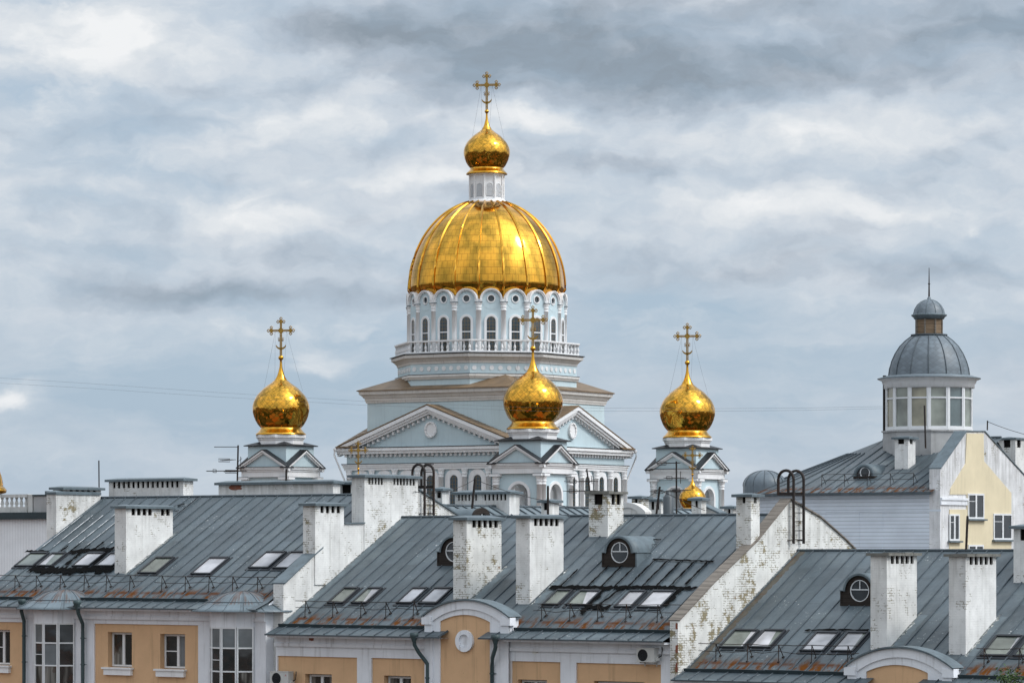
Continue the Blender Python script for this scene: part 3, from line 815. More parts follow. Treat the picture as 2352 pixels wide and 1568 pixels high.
def snow_guard(h, sL, sR, label, d=.78, step=1.28, phase=.5):
    root = thing('snow_guard', label, 'snow guard', ROW, (sL, d, h.rz(d)), 'snow guards above the eaves')
    tops = []; s = sL + phase
    while s < sR - .15:
        mb = MB(); j = rnd.uniform(-.05, .05)
        a, b, c = Vector(h.P(s, d, .01)), Vector(h.P(s + .02, d + .30, .01)), Vector((s + j * .5, d + .03, h.rz(d) + .62 + j * .4))
        mb.tube([a, c], .017, 5); mb.tube([c, b], .017, 5); mb.box(b.x - .02, b.x + .02, b.y - .10, b.y + .08, b.z - .03, b.z + .03); mb.box(a.x - .02, a.x + .02, a.y - .06, a.y + .08, a.z - .02, a.z + .025)
        mb.build('bracket', M['iron'], root); tops.append((c, a)); s += step * rnd.uniform(.93, 1.07)
    for f, r in ((.0, .014), (.42, .012)):
        pts = [(sL, tops[0][0].y, tops[0][0].z * (1 - f) + tops[0][1].z * f)]
        for i, (c, a) in enumerate(tops):
            p = c.lerp(a, f)
            pts.append(p + Vector((0, 0, rnd.uniform(-.04, .04) if f else 0)))
            if i < len(tops) - 1: pts.append((p + tops[i + 1][0].lerp(tops[i + 1][1], f)) / 2 - Vector((0, 0, .02 if not f else rnd.uniform(-.04, .06))))
        p = pts[-1]; pts.append((sR, p[1], p[2]))
        mb = MB(); mb.tube(pts, r, 5); mb.build('rail', M['iron'], root)
    return root

def pediment(h, xl, xr, ye, yt, ixl, ixr, iye, iyt, d=-.17, zb=13.6, medallion=None):
    """arched gable rising through the eave, ochre field with white archivolts, own little curved roof"""
    a, b = ROW.at_y(xl, ye, d), ROW.at_y(xr, ye, d); s0, s1 = a.x, b.x; cx = (s0 + s1) / 2
    ze = (a.z + b.z) / 2; zt = ROW.at_y((xl + xr) / 2, yt, d).z
    ia, ib = ROW.at_y(ixl, iye, d), ROW.at_y(ixr, iye, d); i0, i1 = ia.x, ib.x; ize = (ia.z + ib.z) / 2; izt = ROW.at_y((ixl + ixr) / 2, iyt, d).z
    n = 24
    outer = seg_arch(s0, s1, zb, ze, zt, n); inner = seg_arch(i0, i1, zb, ize, izt, n)
    w = .30; mid = seg_arch(s0 + w * 1.2, s1 - w * 1.2, zb, ze - w * .72, zt - w, n)
    F = lambda k: (lambda x, z: (x, d + k, z))
    mb = MB()
    mb.ring(outer, mid, F(0), F(.12), 0, False); mb.ring(mid, inner, F(.06), F(.16), 0, False)
    mb.face([(x, d + .12, z) for x, z in inner][::-1], 1)
    back = [F(.62)(x, z) for x, z in outer]; front = [F(.0)(x, z) for x, z in outer]
    mb.face(back[::-1], 0)
    for i in range(len(outer) - 1): mb.face([front[i], back[i], back[i + 1], front[i + 1]], 0)
    for sx, q in ((s0, -1), (s1, 1)):                                     # impost blocks
        x0, x1 = (sx - .10, sx + .34) if q < 0 else (sx - .34, sx + .10)
        mb.box(x0, x1, d - .06, d + .3, ze - .34, ze - .05)
    o = mb.build('pediment', [M['white'], M['orange']], h.root)
    c = MB(); e = .10
    oo = seg_arch(s0 - e, s1 + e, zb, ze - .02, zt + .075, n)[1:-1]; ii = seg_arch(s0 - e, s1 + e, zb, ze - .08, zt + .012, n)[1:-1]
    c.ring(oo, ii, F(-.10), F(.70), 0, False); c.build('pediment_roof', M['metal'], o)
    if medallion:
        mx, my, ri, ro = medallion; p = ROW.at_y(mx, my, d + .12)
        g = MB(); cc = (p.x, p.z); k = p.y
        g.ring(circle(*cc, ro, n=36), circle(*cc, ri, n=36), lambda a, b: (a, k - .10, b), lambda a, b: (a, k + .0, b))
        g.face([(a, k - .035, b) for a, b in circle(*cc, ri, n=36)][::-1])
        g.ring(circle(*cc, ri * .9, n=36), circle(*cc, ri * .78, n=36), lambda a, b: (a, k - .055, b), lambda a, b: (a, k - .034, b))
        g.build('medallion', M['white'], o)
    return o, (s0, s1)

def bay(h, x0, x1, ytop):
    """bowed glazed oriel of four facets under a bell-shaped sheet roof"""
    a, b = ROW.at_y(x0, ytop, -.1), ROW.at_y(x1, ytop, -.45); s0 = a.x; w = .64
    phi = [R(k) for k in (-45, -15, 15, 45)]
    pl = [(s0, -.02)]
    for f in phi: pl.append((pl[-1][0] + w * math.cos(f), pl[-1][1] + w * math.sin(f)))
    zt = ROW.at_y((x0 + x1) / 2, ytop, -.4).z; zw = h.zg - .34
    s1 = pl[-1][0]; cx = (s0 + s1) / 2
    mb = MB(); ext = [(s0 - .04, 0)] + [(p[0] + (p[0] - cx) * .04, p[1] - .05) for p in pl] + [(s1 + .04, 0)]
    mb.grid([[(p[0], p[1], zt) for p in ext], [(p[0], p[1], zw) for p in ext]])
    mb.face([(p[0], p[1], zt) for p in ext])
    mb.grid([[(p[0], p[1], 0) for p in ext], [(p[0], p[1], zt - 2.9) for p in ext]])
    mb.face([(p[0], p[1], zt - 2.9) for p in ext][::-1])
    o = mb.build('bay', M['white'], h.root)
    z0 = zt - 2.9
    for i in range(4):
        p, q = Vector((*pl[i], 0)), Vector((*pl[i + 1], 0)); t = (q - p).normalized(); nn = Vector((t.y, -t.x, 0))
        W = (q - p).length
        f = MB()
        def bx(u0, u1, za, zb, o0=0.0, o1=.06):
            A = [p + t * u0 + nn * o1, p + t * u1 + nn * o1, p + t * u1 + nn * o0, p + t * u0 + nn * o0]
            f.hexa([(v.x, v.y, za) for v in A] + [(v.x, v.y, zb) for v in A])
        bw = .055
        bx(0, bw, z0, zt); bx(W - bw, W, z0, zt)
        for z in (zt - bw, zt - .82, zt - 1.72, z0): bx(bw, W - bw, z, z + bw, .004, .056)
        if i == 1: bx(bw, W - bw, zt - 1.27, zt - 1.24, .01, .05)
        wnd = f.build('window', M['pvc'], h.root)
        for k, (za, zb) in enumerate(((zt - .765, zt - bw), (zt - 1.665, zt - .82), (z0 + bw, zt - 1.72))):
            g = MB(); A, B = p + t * bw + nn * .025, p + t * (W - bw) + nn * .025
            g.face([(A.x, A.y, za), (B.x, B.y, za), (B.x, B.y, zb), (A.x, A.y, zb)])
            g.build('pane', M['pane_blind' if (k == 0 and (x0 > 200 or i < 2)) or (k == 1 and i == 2 and x0 < 200) else 'pane_curtain' if k == 2 else 'pane'], wnd)
    # bell roof: the eave bows out over the oriel
    rb = MB(); cy = .62; n = 36; rmax = 1.62
    prof = [(.02, .66), (.3, .655), (.6, .61), (.9, .52), (1.12, .41), (1.28, .31), (1.4, .24), (1.6, .13), (1.8, .01), (1.98, -.06), (1.98, -.11)]
    zE = h.zg - .27
    # run the same bell a little behind its centre so it dies into the slope
    rows = []
    for r, z in prof:
        rr = []
        for j in range(n + 1):
            a = math.pi * (.93 + 1.14 * j / n)
            rr.append((cx + r * 1.12 * math.cos(a), cy + r * .88 * math.sin(a), zE + z * 1.02))
        rows.append(rr)
    rb.grid(rows, 0, lambda i, j: (j * .18, prof[i][1] * 1.2 - .15), True)
    for j in range(0, n + 1, 4):
        rb.tube([Vector(rows[i][j]) + Vector((0, 0, .006)) for i in range(len(prof) - 1)], .012, 4, 1)
    rb.tube([Vector(q) + Vector((0, 0, .012)) for q in rows[6]], .014, 4, 1)
    sf = rows[-1]; rb.face([(p[0], p[1], p[2]) for p in sf], 1)
    rb.build('bay_roof', [M['bell'], M['seam']], h.root)
    return cx

def m_bell():
    m = m_roof('bell_roof_sheet', (.122, .155, .176), .6, .3)
    return m
M['bell'] = m_bell()

# --- house lines along the street
sA = -11.15          # right face of the wall between the left and the middle house
sB = 7.33            # right face of the wall between the middle and the right house
sC = -27.35
B1 = House('long grey-roofed house with two bowed glazed bays under bell-shaped eaves', sC, sA, .92)
B2 = House('middle house with an oval medallion in its arched ochre gable', sA, sB, 0.0)
B3 = House('lowest grey-roofed house at the right, beyond the peeling brick firewall with the ladder', sB, 34.0, -1.33)

fs = lambda x, y, d=0.0: ROW.at_y(x, y, d)
def rect(x0, x1, y0, y1=None, d=0.0, zb=13.4):
    a, b = fs(x0, y0, d), fs(x1, y0, d); xm = (x0 + x1) / 2
    zt = fs(xm, y0, d).z; return (a.x, b.x, fs(xm, y1, d).z if y1 else zb, zt)

# ---------- left house
p1 = [rect(-70, 52, 1427), rect(216, 455, 1433)]
w1 = [rect(-30, 23, 1445, 1526, .07), rect(248, 303, 1451, 1531, .07), rect(368, 425, 1455, 1535, .07)]
wall_front(B1, sC, sA - .5, p1, w1)
fit_roof(B1, sC - .02, sA - .48, -.1)
for i, w in enumerate(w1): pvc_window(B1.root, w[0] + .02, w[1] - .02, w[2] + .02, w[3] - .02, .30, ('left', 'two', 'left')[i], ('pane', 'pane_curtain', 'pane')[i], True, i == 2)
c1 = bay(B1, 78, 186, 1430); c2 = bay(B1, 482, 602, 1440)
cornice(B1, [(sC, sA - .5)])
gutter(B1, c1 + 1.3, c2 - 1.35); gutter(B1, sC, c1 - 1.35)
drainpipe(B1, [(50, 1385, 0.8), (49, 1402, .8), (55, 1425, .1), (55, 1445, .1)])
drainpipe(B1, [(177, 1388, 1.6), (180, 1408, 1.5), (190, 1432, .1), (190, 1450, .1)])
chimney(B1, 263.5, 289.5, 397, 1167, 1316, hR=slots(4, .08, .56, .68) + slots(2, .72, .95, .68), label='broad chimney standing low on the slope between the roof windows')
chimney_at(B1, 8.35, 250, 421, 444, 1104, 20.5, hF=slots(14, .04, .95, .52), mt='brick_clean', label='long low chimney with a row of fourteen flue openings at the ridge')
chimney_at(B1, 8.35, 502, 765, 781, 1110, 20.5, mt='brick_clean', label='very long low chimney without openings at the ridge')
chimney_at(B1, 9.3, 781, 812, 822, 1112, 20.5, hF=((.1, .8),), hz=.45)
chimney_on(B1, sC + .02, 107, 129, 229, 1135, 17.5, mt='brick', cap='metal', capo=.05)
chimney_on(B1, sC - .15, 122, 145, 232, 1124, 20, hR=slots(5, .12, .9, .55), mt='brick_clean', hz=.22)
for a in ((33, 76, 1302, 1271, 'pane_green'), (84, 119, 1301.5, 1272, 'pane_pale', (.5, .25)), (165, 205, 1302, 1271, 'pane_pale'), (218, 259, 1302, 1272, 'pane_pale'),
          (316, 360, 1318, 1282, 'pane_green'), (438, 484, 1320, 1282, 'pane_pale'), (570, 617, 1306, 1269, 'pane_pale'), (626, 664, 1307, 1269, 'pane_pale')): skylight(B1, *a)
tar(B1, [[.5, (70, 1308), (160, 1311), (262, 1308)], [.22, (150, 1268), (120, 1290), (100, 1304)], [.30, (160, 1268), (205, 1266), (262, 1262)], [.2, (186, 1272), (150, 1300)], [.18, (245, 1270), (215, 1300)], [.16, (60, 1268), (112, 1268)], [.12, (140, 1268), (158, 1255)], [.12, (165, 1266), (184, 1251)], [.12, (190, 1265), (208, 1252)], [.12, (215, 1266), (240, 1246)], [.08, (400, 1165), (425, 1160)], [.08, (400, 1178), (412, 1175)], [.06, (398, 1192), (460, 1143)]])
def scuffed_seams(h, lines):
    for (x0, y0, x1, y1) in lines:
        mb = MB(); a, b = h.on(x0, y0), h.on(x1, y1); s = -.1 + .6 * round(((a.x + b.x) / 2 + .1) / .6)
        n = 16; L, Rr = [], []
        for i in range(n + 1):
            d = a.y + (b.y - a.y) * i / n; w = rnd.uniform(.010, .022) if rnd.random() > .12 else .003
            L.append(h.P(s - w, d, .050)); Rr.append(h.P(s + w, d, .050))
        mb.grid([L, Rr]); mb.build('scuffed_seam', M['trim'], h.root)
scuffed_seams(B1, [(95, 1257, 192, 1185), (117, 1256, 214, 1185), (150, 1248, 236, 1185), (172, 1248, 262, 1181), (191, 1250, 262, 1197), (210, 1252, 262, 1213), (258, 1249, 264, 1245)])
# firewall between the left and the middle house, with its two big chimneys
party_wall(B1, sA, .5, [(651, 1341), (717, 1278), (740, 1258), (790, 1203), (836, 1202), (837, 1120), (961, 1126), (1055, 1186), (1130, 1240)], mt='brick', copes=(0, 1, 3, 6, 7))
chimney_on(B1, sA + .05, 696, 724, 790, 1161, fs(724, 1331, 1).z - .2, hR=slots(4, .12, .90, .62), label='tall square chimney on the firewall, sheet cap wider than its shaft')
chimney_on(B1, sA + .03, 808, 837, 960, 1096, 18.3, hR=slots(5, .05, .34, .68) + slots(7, .52, .95, .68), mt='brick', label='big chimney astride the firewall at the ridge')
snow_guard(B1, sC + .1, c1 + 4.0, 'thin rusty snow guard above the left bell-shaped eave', phase=.35)
snow_guard(B1, c1 + 4.6, sA - .7, 'thin rusty snow guard between the two bell-shaped eaves', phase=.4)

# ---------- middle house
p2 = [rect(637, 820, 1507), rect(853, 975, 1511), rect(1157, 1287, 1518), rect(1323, 1518, 1523)]
w2 = [rect(701, 762, 1547, None, .07), rect(882, 944, 1551, None, .07), rect(1189, 1256, 1560, None, .07), rect(1364, 1480, 1564, None, .07)]
w2 = [(a, b, 13.4, d) for a, b, c, d in w2]
wall_front(B2, sA, sB - .35, p2, w2)
for i, w in enumerate(w2): pvc_window(B2.root, w[0] + .03, w[1] - .02, w[2] + .02, w[3] - .03, .30, 'two', 'pane_curtain', True)
ped2, (q0, q1) = pediment(B2, 975, 1168, 1413, 1379, 1008, 1123, 1427, 1411, medallion=(1069, 1471, .24, .40))
a = fs(1033, 1556, -.33); b = fs(1098, 1556, -.33)
fit_roof(B2, sA + .004, sB - .33, .12, (fs(1009, 1465, -.65).x, fs(1098, 1465, -.65).x))
cornice(B2, [(sA, q0 - .004), (q1 + .004, sB - .36)])
gutter(B2, sA + .05, q0 - .05); gutter(B2, q1 + .05, sB - .5)
drainpipe(B2, [(951, 1463, 1.6), (952, 1480, 1.5), (961, 1496, .9), (982, 1524, .1), (982, 1540, .1)])
drainpipe(B2, [(1138, 1468, 1.6), (1138, 1486, 1.5), (1131, 1510, .68), (1130, 1530, .1)])
chimney(B2, 1041, 1071.7, 1151.7, 1194, 1383, hR=slots(5, .12, .92, .68), mt='brick_worn', cap='metal', label='square chimney just above the arched gable, tan bare patch on its bright side')
chimney(B2, 1185, 1216.7, 1294.3, 1190, 1387, hR=slots(5, .08, .88, .68), cap='metal', label='square chimney right of the arched gable, speckled where paint has gone')
chimney(B2, 1352.5, 1396, 1432, 1134, 1232, hR=((.20, .44), (.55, .82)), hF=((.28, .72),), mt='brick_worn', cap='slab', hz=.40, label='short chimney near the ridge with large square flue openings')
chimney_on(B2, sB - .02, 1691, 1724.7, 1745, 1141, None, hR=((.3, .62),), hF=((.42, .62),), mt='brick_worn', cap='metal', hz=.22, label='narrow chimney standing against the long firewall')
dormer(B2, 1005.7, 1298); dormer(B2, 1384.4, 1301)
for a in ((752, 789, 1387, 1352, 'pane_green'), (807, 842, 1387, 1352, 'pane_green', (.75, .35)), (910, 947, 1387.5, 1352, 'pane_pale', None), (960, 1003, 1388, 1352, 'pane_pale'),
          (1245, 1283, 1391, 1357, 'pane_green'), (1299, 1349, 1392, 1358, 'pane_green', (.8, .35)), (1410, 1451, 1396, 1359, 'pane_pale'), (1463, 1518, 1397, 1359, 'pane_pale')): skylight(B2, *a)
tar(B2, [[.10, (1500, 1286), (1525, 1287), (1640, 1291)], [.22, (1265, 1350), (1330, 1350), (1420, 1351)], [.20, (1420, 1351), (1500, 1350), (1600, 1353)],
         [.30, (1384, 1354), (1362, 1382), (1336, 1412)], [.25, (1345, 1396), (1400, 1398)], [.25, (1560, 1355), (1530, 1394)], [.09, (1388, 1300), (1328, 1356)], [.09, (1420, 1300), (1376, 1350)], [.07, (1452, 1302), (1398, 1354)], [.09, (1500, 1288), (1432, 1352)], [.08, (1524, 1290), (1460, 1352)], [.08, (1550, 1291), (1490, 1350)],
         [.08, (1577, 1291), (1515, 1350)], [.09, (1604, 1292), (1545, 1350)], [.09, (1632, 1293), (1582, 1345)], [.08, (1340, 1310), (1300, 1350)], [.16, (1430, 1352), (1374, 1395)], [.08, (1494, 1243), (1520, 1242)], [.07, (1492, 1254), (1510, 1254)]])
party_wall(B2, sB, .33, [(1557, 1426), (1640, 1336), (1737, 1243), (1814, 1147), (1882, 1187), (1942, 1240), (1990, 1290)], 'coping', 'brick_worn', copes=(0, 1, 2, 3, 4, 5))
fillet(B2, B2.root, sA + .006, .2, 7.7, .12); fillet(B2, B2.root, sA + .006, .2, 7.75, .38, 'metal', 'flashing', .0035, .1)
snow_guard(B2, sA + .3, q0 - .1, 'thin rusty snow guard left of the medallion gable', phase=.5)
snow_guard(B2, q1 + .4, sB - .5, 'thin rusty snow guard between the medallion gable and the brick firewall', phase=.4)

# ---------- right house
wall_front(B3, sB + .004, 34, [], [])
ped3, (q2, q3) = pediment(B3, 1946, 2186, 1529, 1488, 1987, 2129, 1543, 1526)
fit_roof(B3, sB + .004, 34, .25, (fs(1987, 1590, -.65).x, fs(2100, 1590, -.65).x))
cornice(B3, [(sB, q2 - .004), (q3 + .004, 34)])
gutter(B3, sB + .05, q2 - .05); gutter(B3, q3 + .05, 33)
chimney(B3, 1999.5, 2037, 2106, 1276, 1494, hR=slots(5, .08, .92, .66), mt='brick', cap='slab', label='square chimney just above the plain arched gable, concrete slab cap')
chimney(B3, 2179.5, 2218, 2288, 1278, 1503, hR=slots(5, .08, .92, .66), mt='brick_clean', cap='slab', label='square chimney right of the plain arched gable, concrete slab cap')
chimney(B3, 2328, 2372, 2440, 1214, 1338, hR=((.2, .4), (.6, .8)), hF=((.35, .65),), mt='brick_clean', cap='metal', hz=.4, label='chimney near the ridge cut by the edge of the view')
dormer(B3, 1932, 1390)
for a in ((1651, 1709, 1489, 1449, 'pane_green', (.9, .75)), (1719, 1770, 1489, 1449, 'pane_pale', (.9, .62)), (1837, 1893, 1497, 1454, 'pane_pale'), (1908, 1960, 1498, 1454, 'pane_pale', (.95, .8)),
          (2251, 2316, 1508, 1462, 'pane_green', (.98, .85)), (2326, 2385, 1509, 1463, 'pane_green')): skylight(B3, *a)
tar(B3, [[.10, (1850, 1449), (1900, 1448), (1996, 1449)]])
fillet(B3, B3.root, sB + .006, .2, 7.7, .14); fillet(B3, B3.root, sB + .006, .2, 7.75, .42, 'rust', 'flashing', .0035, .25)
snow_guard(B3, sB + .2, q2 - .1, 'thin rusty snow guard at the foot of the peeling brick firewall', phase=.75, step=1.35)
snow_guard(B3, q3 + .4, 24, 'thin rusty snow guard right of the plain arched gable', phase=.3, step=1.35)

# --- bare spots where the render has fallen off
def bare_patch(h, x0, x1, y0, y1, d, name='bare_brick_patch', mt='bare_brick'):
    a, b = ROW.at_y(x0, y1, d), ROW.at_y(x1, y0, d); n = 18; mb = MB()
    pts = []
    for i in range(n):
        t = 2 * math.pi * i / n; k = rnd.uniform(.72, 1.05)
        cx, cz = math.cos(t), math.sin(t); q = max(abs(cx), abs(cz)) ** .6
        pts.append(((a.x + b.x) / 2 + (b.x - a.x) / 2 * cx / q * k, (a.z + b.z) / 2 + (b.z - a.z) / 2 * cz / q * k))
    mb.face([(x, d, z) for x, z in pts][::-1]); mb.build(name, M[mt], h.root)
bare_patch(B1, 524, 556, 1111, 1126, 8.344)
bare_patch(B2, 708, 721, 1462, 1471, -.065)
bare_patch(B2, 1221, 1238, 1482, 1502, -.004, 'flaked_patch', 'brick_worn')
fe = ROW.at_x(1557, 1426, sB).y - .004
bare_patch(B2, 1551, 1557, 1428, 1446, fe); bare_patch(B2, 1551, 1558, 1478, 1500, fe); bare_patch(B2, 1551, 1557, 1520, 1545, fe)

# ================================================================== SMALL THINGS ON THE HOUSES
def air_conditioner(x0, x1, y0, y1, label):
    a, b = fs(x0, y1, -.38), fs(x1 - 10, y1, -.38); w = b.x - a.x; zt = fs(x0, y0, -.38).z; z0 = a.z; hgt = zt - z0
    root = thing('air_conditioner', label, 'air conditioner', ROW, (a.x + w / 2, 0, z0), 'air conditioners on the house fronts')
    s0, s1 = a.x, b.x; d0, d1 = -.38, -.07
    mb = MB(); mb.box(s0, s1, d0, d1, z0 + .03, zt - .025); mb.box(s0 - .012, s1 + .012, d0 - .012, d1 + .012, zt - .025, zt)
    c = (s0 + w * .36, z0 + hgt * .5); r = hgt * .40
    mb.ring(circle(*c, r + .03, n=32), circle(*c, r, n=32), lambda p, q: (p, d0 - .014, q), lambda p, q: (p, d0 + .0, q))
    mb.box(s0 + w * .74, s0 + w * .742, d0 - .004, d0, z0 + .04, zt - .04)
    mb.build('casing', M['ac'], root)
    g = MB(); g.face([(p, d0 - .003, q) for p, q in circle(*c, r - .004, n=32)][::-1])
    for k in range(1, 5): g.tube([(p, d0 - .012, q) for p, q in circle(*c, r * k / 5, n=24)], .006, 4, 1, True)
    for k in range(8):
        t = math.pi * k / 8; g.tube([(c[0] + r * math.cos(t), d0 - .012, c[1] + r * math.sin(t)), (c[0] - r * math.cos(t), d0 - .012, c[1] - r * math.sin(t))], .005, 4, 1)
    g.build('fan_grille', [M['dark'], M['frame']], root)
    v = MB(); v.box(s1 + .001, s1 + .07, d0 + .10, d1 - .02, z0 + .08, z0 + .22); v.tube([(s1 + .05, d0 + .2, z0 + .2), (s1 + .16, d0 + .22, z0 + .24), (s1 + .19, d0 + .24, z0 + .45), (s1 + .12, -.05, z0 + .55)], .022, 6, 1)
    v.build('pipe_valve', [M['ac'], M['dark']], root)
    k = MB()
    for s in (s0 + .1, s1 - .14): k.box(s, s + .035, d0 + .02, -.001, z0 - .01, z0 + .028); k.box(s, s + .035, -.03, -.001, z0 - .13, z0 - .011)
    k.build('bracket', M['ac'], root)
    e = MB()                                          # red three-lozenge maker's mark and pale lettering line
    ex, ez, q = s0 + w * .86, zt - .15, .026
    for t in (90, 210, 330):
        cx, cz = ex + q * math.cos(R(t)), ez + q * math.sin(R(t)); ux, uz = math.cos(R(t)), math.sin(R(t))
        e.face([(cx - ux * q, d0 - .004, cz - uz * q), (cx - uz * q * .58, d0 - .004, cz + ux * q * .58), (cx + ux * q, d0 - .004, cz + uz * q), (cx + uz * q * .58, d0 - .004, cz - ux * q * .58)])
    if x0 < 1000: e.build('emblem', M['red'], root)
    return root
M['red'] = worn('red_enamel', (.42, .03, .03), .4, .1, 4)
air_conditioner(620, 672, 1540, 1574, 'white air conditioner box low on the wall beside the second bowed bay')
air_conditioner(1462, 1512, 1486, 1521, 'white air conditioner box on the white band under the eave next to the brick firewall')

def rail_ladder(label, s, d0, d1, zt, zb, zr, over, n, yoff=.16):
    """iron ladder fixed to the right face of a firewall; its rails loop over the top to the other side"""
    root = thing('roof_ladder', label, 'ladder', ROW, (s, d0, zb), 'iron ladders over the firewalls')
    for d in (d0, d1):
        mb = MB(); x = s + yoff; r = over / 2
        pts = [(x, d, zb), (x, d, zt - r)] + [(x - r + r * math.cos(math.pi * i / 10), d, zt - r + r * math.sin(math.pi * i / 10)) for i in range(1, 11)] + [(x - over, d, zr)]
        mb.tube(pts, .055, 8); mb.build('rail', M['iron'], root)
    mb = MB()
    z = zb + .15
    while z < zb + n * .33: mb = MB(); mb.tube([(s + yoff, d0, z), (s + yoff, d1, z)], .016, 6); mb.build('rung', M['iron'], root); z += .33
    mb = MB(); z = zr + .05
    for d in (d0, d1): mb.box(s + yoff - over, s + yoff - .046, d - .03, d + .03, z - .05, z + .06)
    mb.box(s + yoff - over - .03, s + yoff - over + .03, d0 + .03, d1 - .03, z - .05, z + .06); mb.build('crossbar', M['iron'], root)
    mb = MB()
    for d in (d0, d1): mb.tube([(s, d - .18, zb + .12), (s + yoff, d - .02, zb + .12)], .02, 5)
    mb.build('wall_bracket', M['iron'], root)
# ladder by the big chimney
u = ROW.at_x(977, 1186, sA + .2); v = ROW.at_x(998, 1184, sA + .2)
zt1 = ROW.at_x(977, 1066, sA + .2).z
rail_ladder('black iron ladder hooped over the wall behind the big firewall chimney', sA, u.y, v.y, zt1, u.z, ROW.at_x(977, 1121, sA).z, .62, 8)
u = ROW.at_x(1825, 1248, sB + .2); v = ROW.at_x(1848, 1248, sB + .2)
rail_ladder('black iron ladder hooped over the peak of the peeling brick firewall', sB, u.y, v.y, ROW.at_x(1825, 1080, sB).z, u.z, ROW.at_x(1825, 1137, sB).z, .66, 6)

def mast_thing(name, label, cat, base, top, r=.03, group=None):
    root = thing(name, label, cat, ROW, tuple(base), group)
    mb = MB(); mb.tube([base, top], r, 6); mb.build('mast', M['iron'], root)
    return root
def yagi(root, c, ang, L, n, el, tilt=0.0, r=.02):
    """boom with cross rods; ang is the heading in the row frame"""
    c = Vector(c); u = Vector((math.cos(R(ang)), math.sin(R(ang)), tilt)); w = Vector((-u.y, u.x, 0)).normalized()
    mb = MB(); mb.tube([c - u * L * .5, c + u * L * .5], r, 5)
    for i in range(n):
        p = c + u * L * (-.48 + .96 * i / max(1, n - 1)); q = el * (1 - .04 * i)
        mb.tube([p - w * q, p + w * q], r * .6, 4)
    mb.tube([c + u * L * .3 + w * .25 + Vector((0, 0, .06)), c + u * L * .3 - w * .25 + Vector((0, 0, .06)), c + u * L * .3 - w * .25 - Vector((0, 0, .06)), c + u * L * .3 + w * .25 - Vector((0, 0, .06))], r * .7, 4, 0, True)
    mb.build('antenna_array', M['iron'], root)

def P_(x, y, d): return ROW.at_y(x, y, d)
a = P_(545, 1110, 8.6); b = P_(547, 1022, 8.6)
t = mast_thing('television_antenna', 'three-tier television antenna at the ridge left of the left belfry', 'antenna', a, b, .035, 'television antennas')
m_ = MB(); m_.tube([P_(492, 1026, 8.5), P_(547, 1026, 8.6)], .016, 5); m_.build('antenna_array', M['iron'], t)
yagi(t, P_(522, 1056, 8.6), 150, 1.3, 7, .16); yagi(t, P_(520, 1081, 8.6), 205, 1.7, 6, .28); yagi(t, P_(535, 1082, 8.6), 140, 1.6, 4, .3)
m_ = MB(); m_.tube([P_(553, 1083, 8.6), P_(553, 1048, 8.6)], .014, 5); m_.tube([P_(545, 1061, 8.6), P_(556, 1052, 8.6)], .012, 4); m_.build('antenna_array', M['iron'], t)
a = P_(1355.5, 1133, 6.6); b = P_(1347.5, 1077, 6.6)
t = mast_thing('television_antenna', 'leaning television antenna on the short chimney with large square openings', 'antenna', a, b, .035, 'television antennas')
yagi(t, P_(1335, 1105, 6.6), 185, 1.2, 2, .3); yagi(t, P_(1335, 1127, 6.6), 178, 1.3, 3, .35)
m_ = MB(); m_.tube([P_(1358, 1092, 6.7), P_(1360, 1111, 6.7)], .012, 4); m_.tube([P_(1353, 1108, 6.7), P_(1362, 1100, 6.7)], .01, 4); m_.build('antenna_array', M['iron'], t)
a = P_(1554, 1184, 8.2); b = P_(1553.5, 1059, 8.2)
t = mast_thing('television_antenna', 'tall television antenna mast in front of the right belfry', 'antenna', a, b, .032, 'television antennas')
yagi(t, P_(1535, 1063, 8.2), 172, 1.1, 3, .1); yagi(t, P_(1550, 1097, 8.2), 190, .75, 4, .26); yagi(t, P_(1532, 1128, 8.2), 175, 1.3, 4, .3); yagi(t, P_(1562, 1125, 8.2), 172, .8, 3, .2)
m_ = MB(); m_.tube([P_(1563, 1082, 8.2), P_(1563, 1110, 8.2)], .014, 5); m_.build('antenna_array', M['iron'], t)

def pole(base, top, label, r=.035, name='roof_pole', cat='pole'):
    c = (base + top) / 2; mb = MB(); mb.tube([base, top], r, 7)
    o = mb.build(name, M['iron'], None, tuple(base)); return solo(o, ROW, tuple(base), label, cat, 'poles standing on the roofs')
pole(P_(1507, 1184, 7.9), P_(1515.5, 1117, 7.9), 'leaning black pole just left of the tall antenna mast', .042)
pole(P_(1084, 1170, 14), P_(1091, 1098, 14), 'leaning black pole in front of the low chimney with flue openings behind the ridge', .05)
pole(P_(1258.5, 1184, 7.9), P_(1258.5, 1115, 7.9), 'upright black pole behind the speckled chimney', .045)
pole(P_(2219, 1268, 7.8), P_(2222.5, 1184, 7.8), 'upright black pole at the ridge in front of the yellow gable', .045)
pole(P_(657, 1112, 8.5), P_(658, 1076, 8.5), 'short black pole on the long low chimney before the left belfry', .045)
pole(P_(227.5, 1121, 8.4), P_(227, 1057, 8.4), 'thin lightning rod at the left end of the ridge', .028, 'lightning_rod', 'lightning rod')
pole(P_(1341, 1150, 30), P_(1349, 1128, 30), 'thin pole among the rear chimneys', .02) if False else None

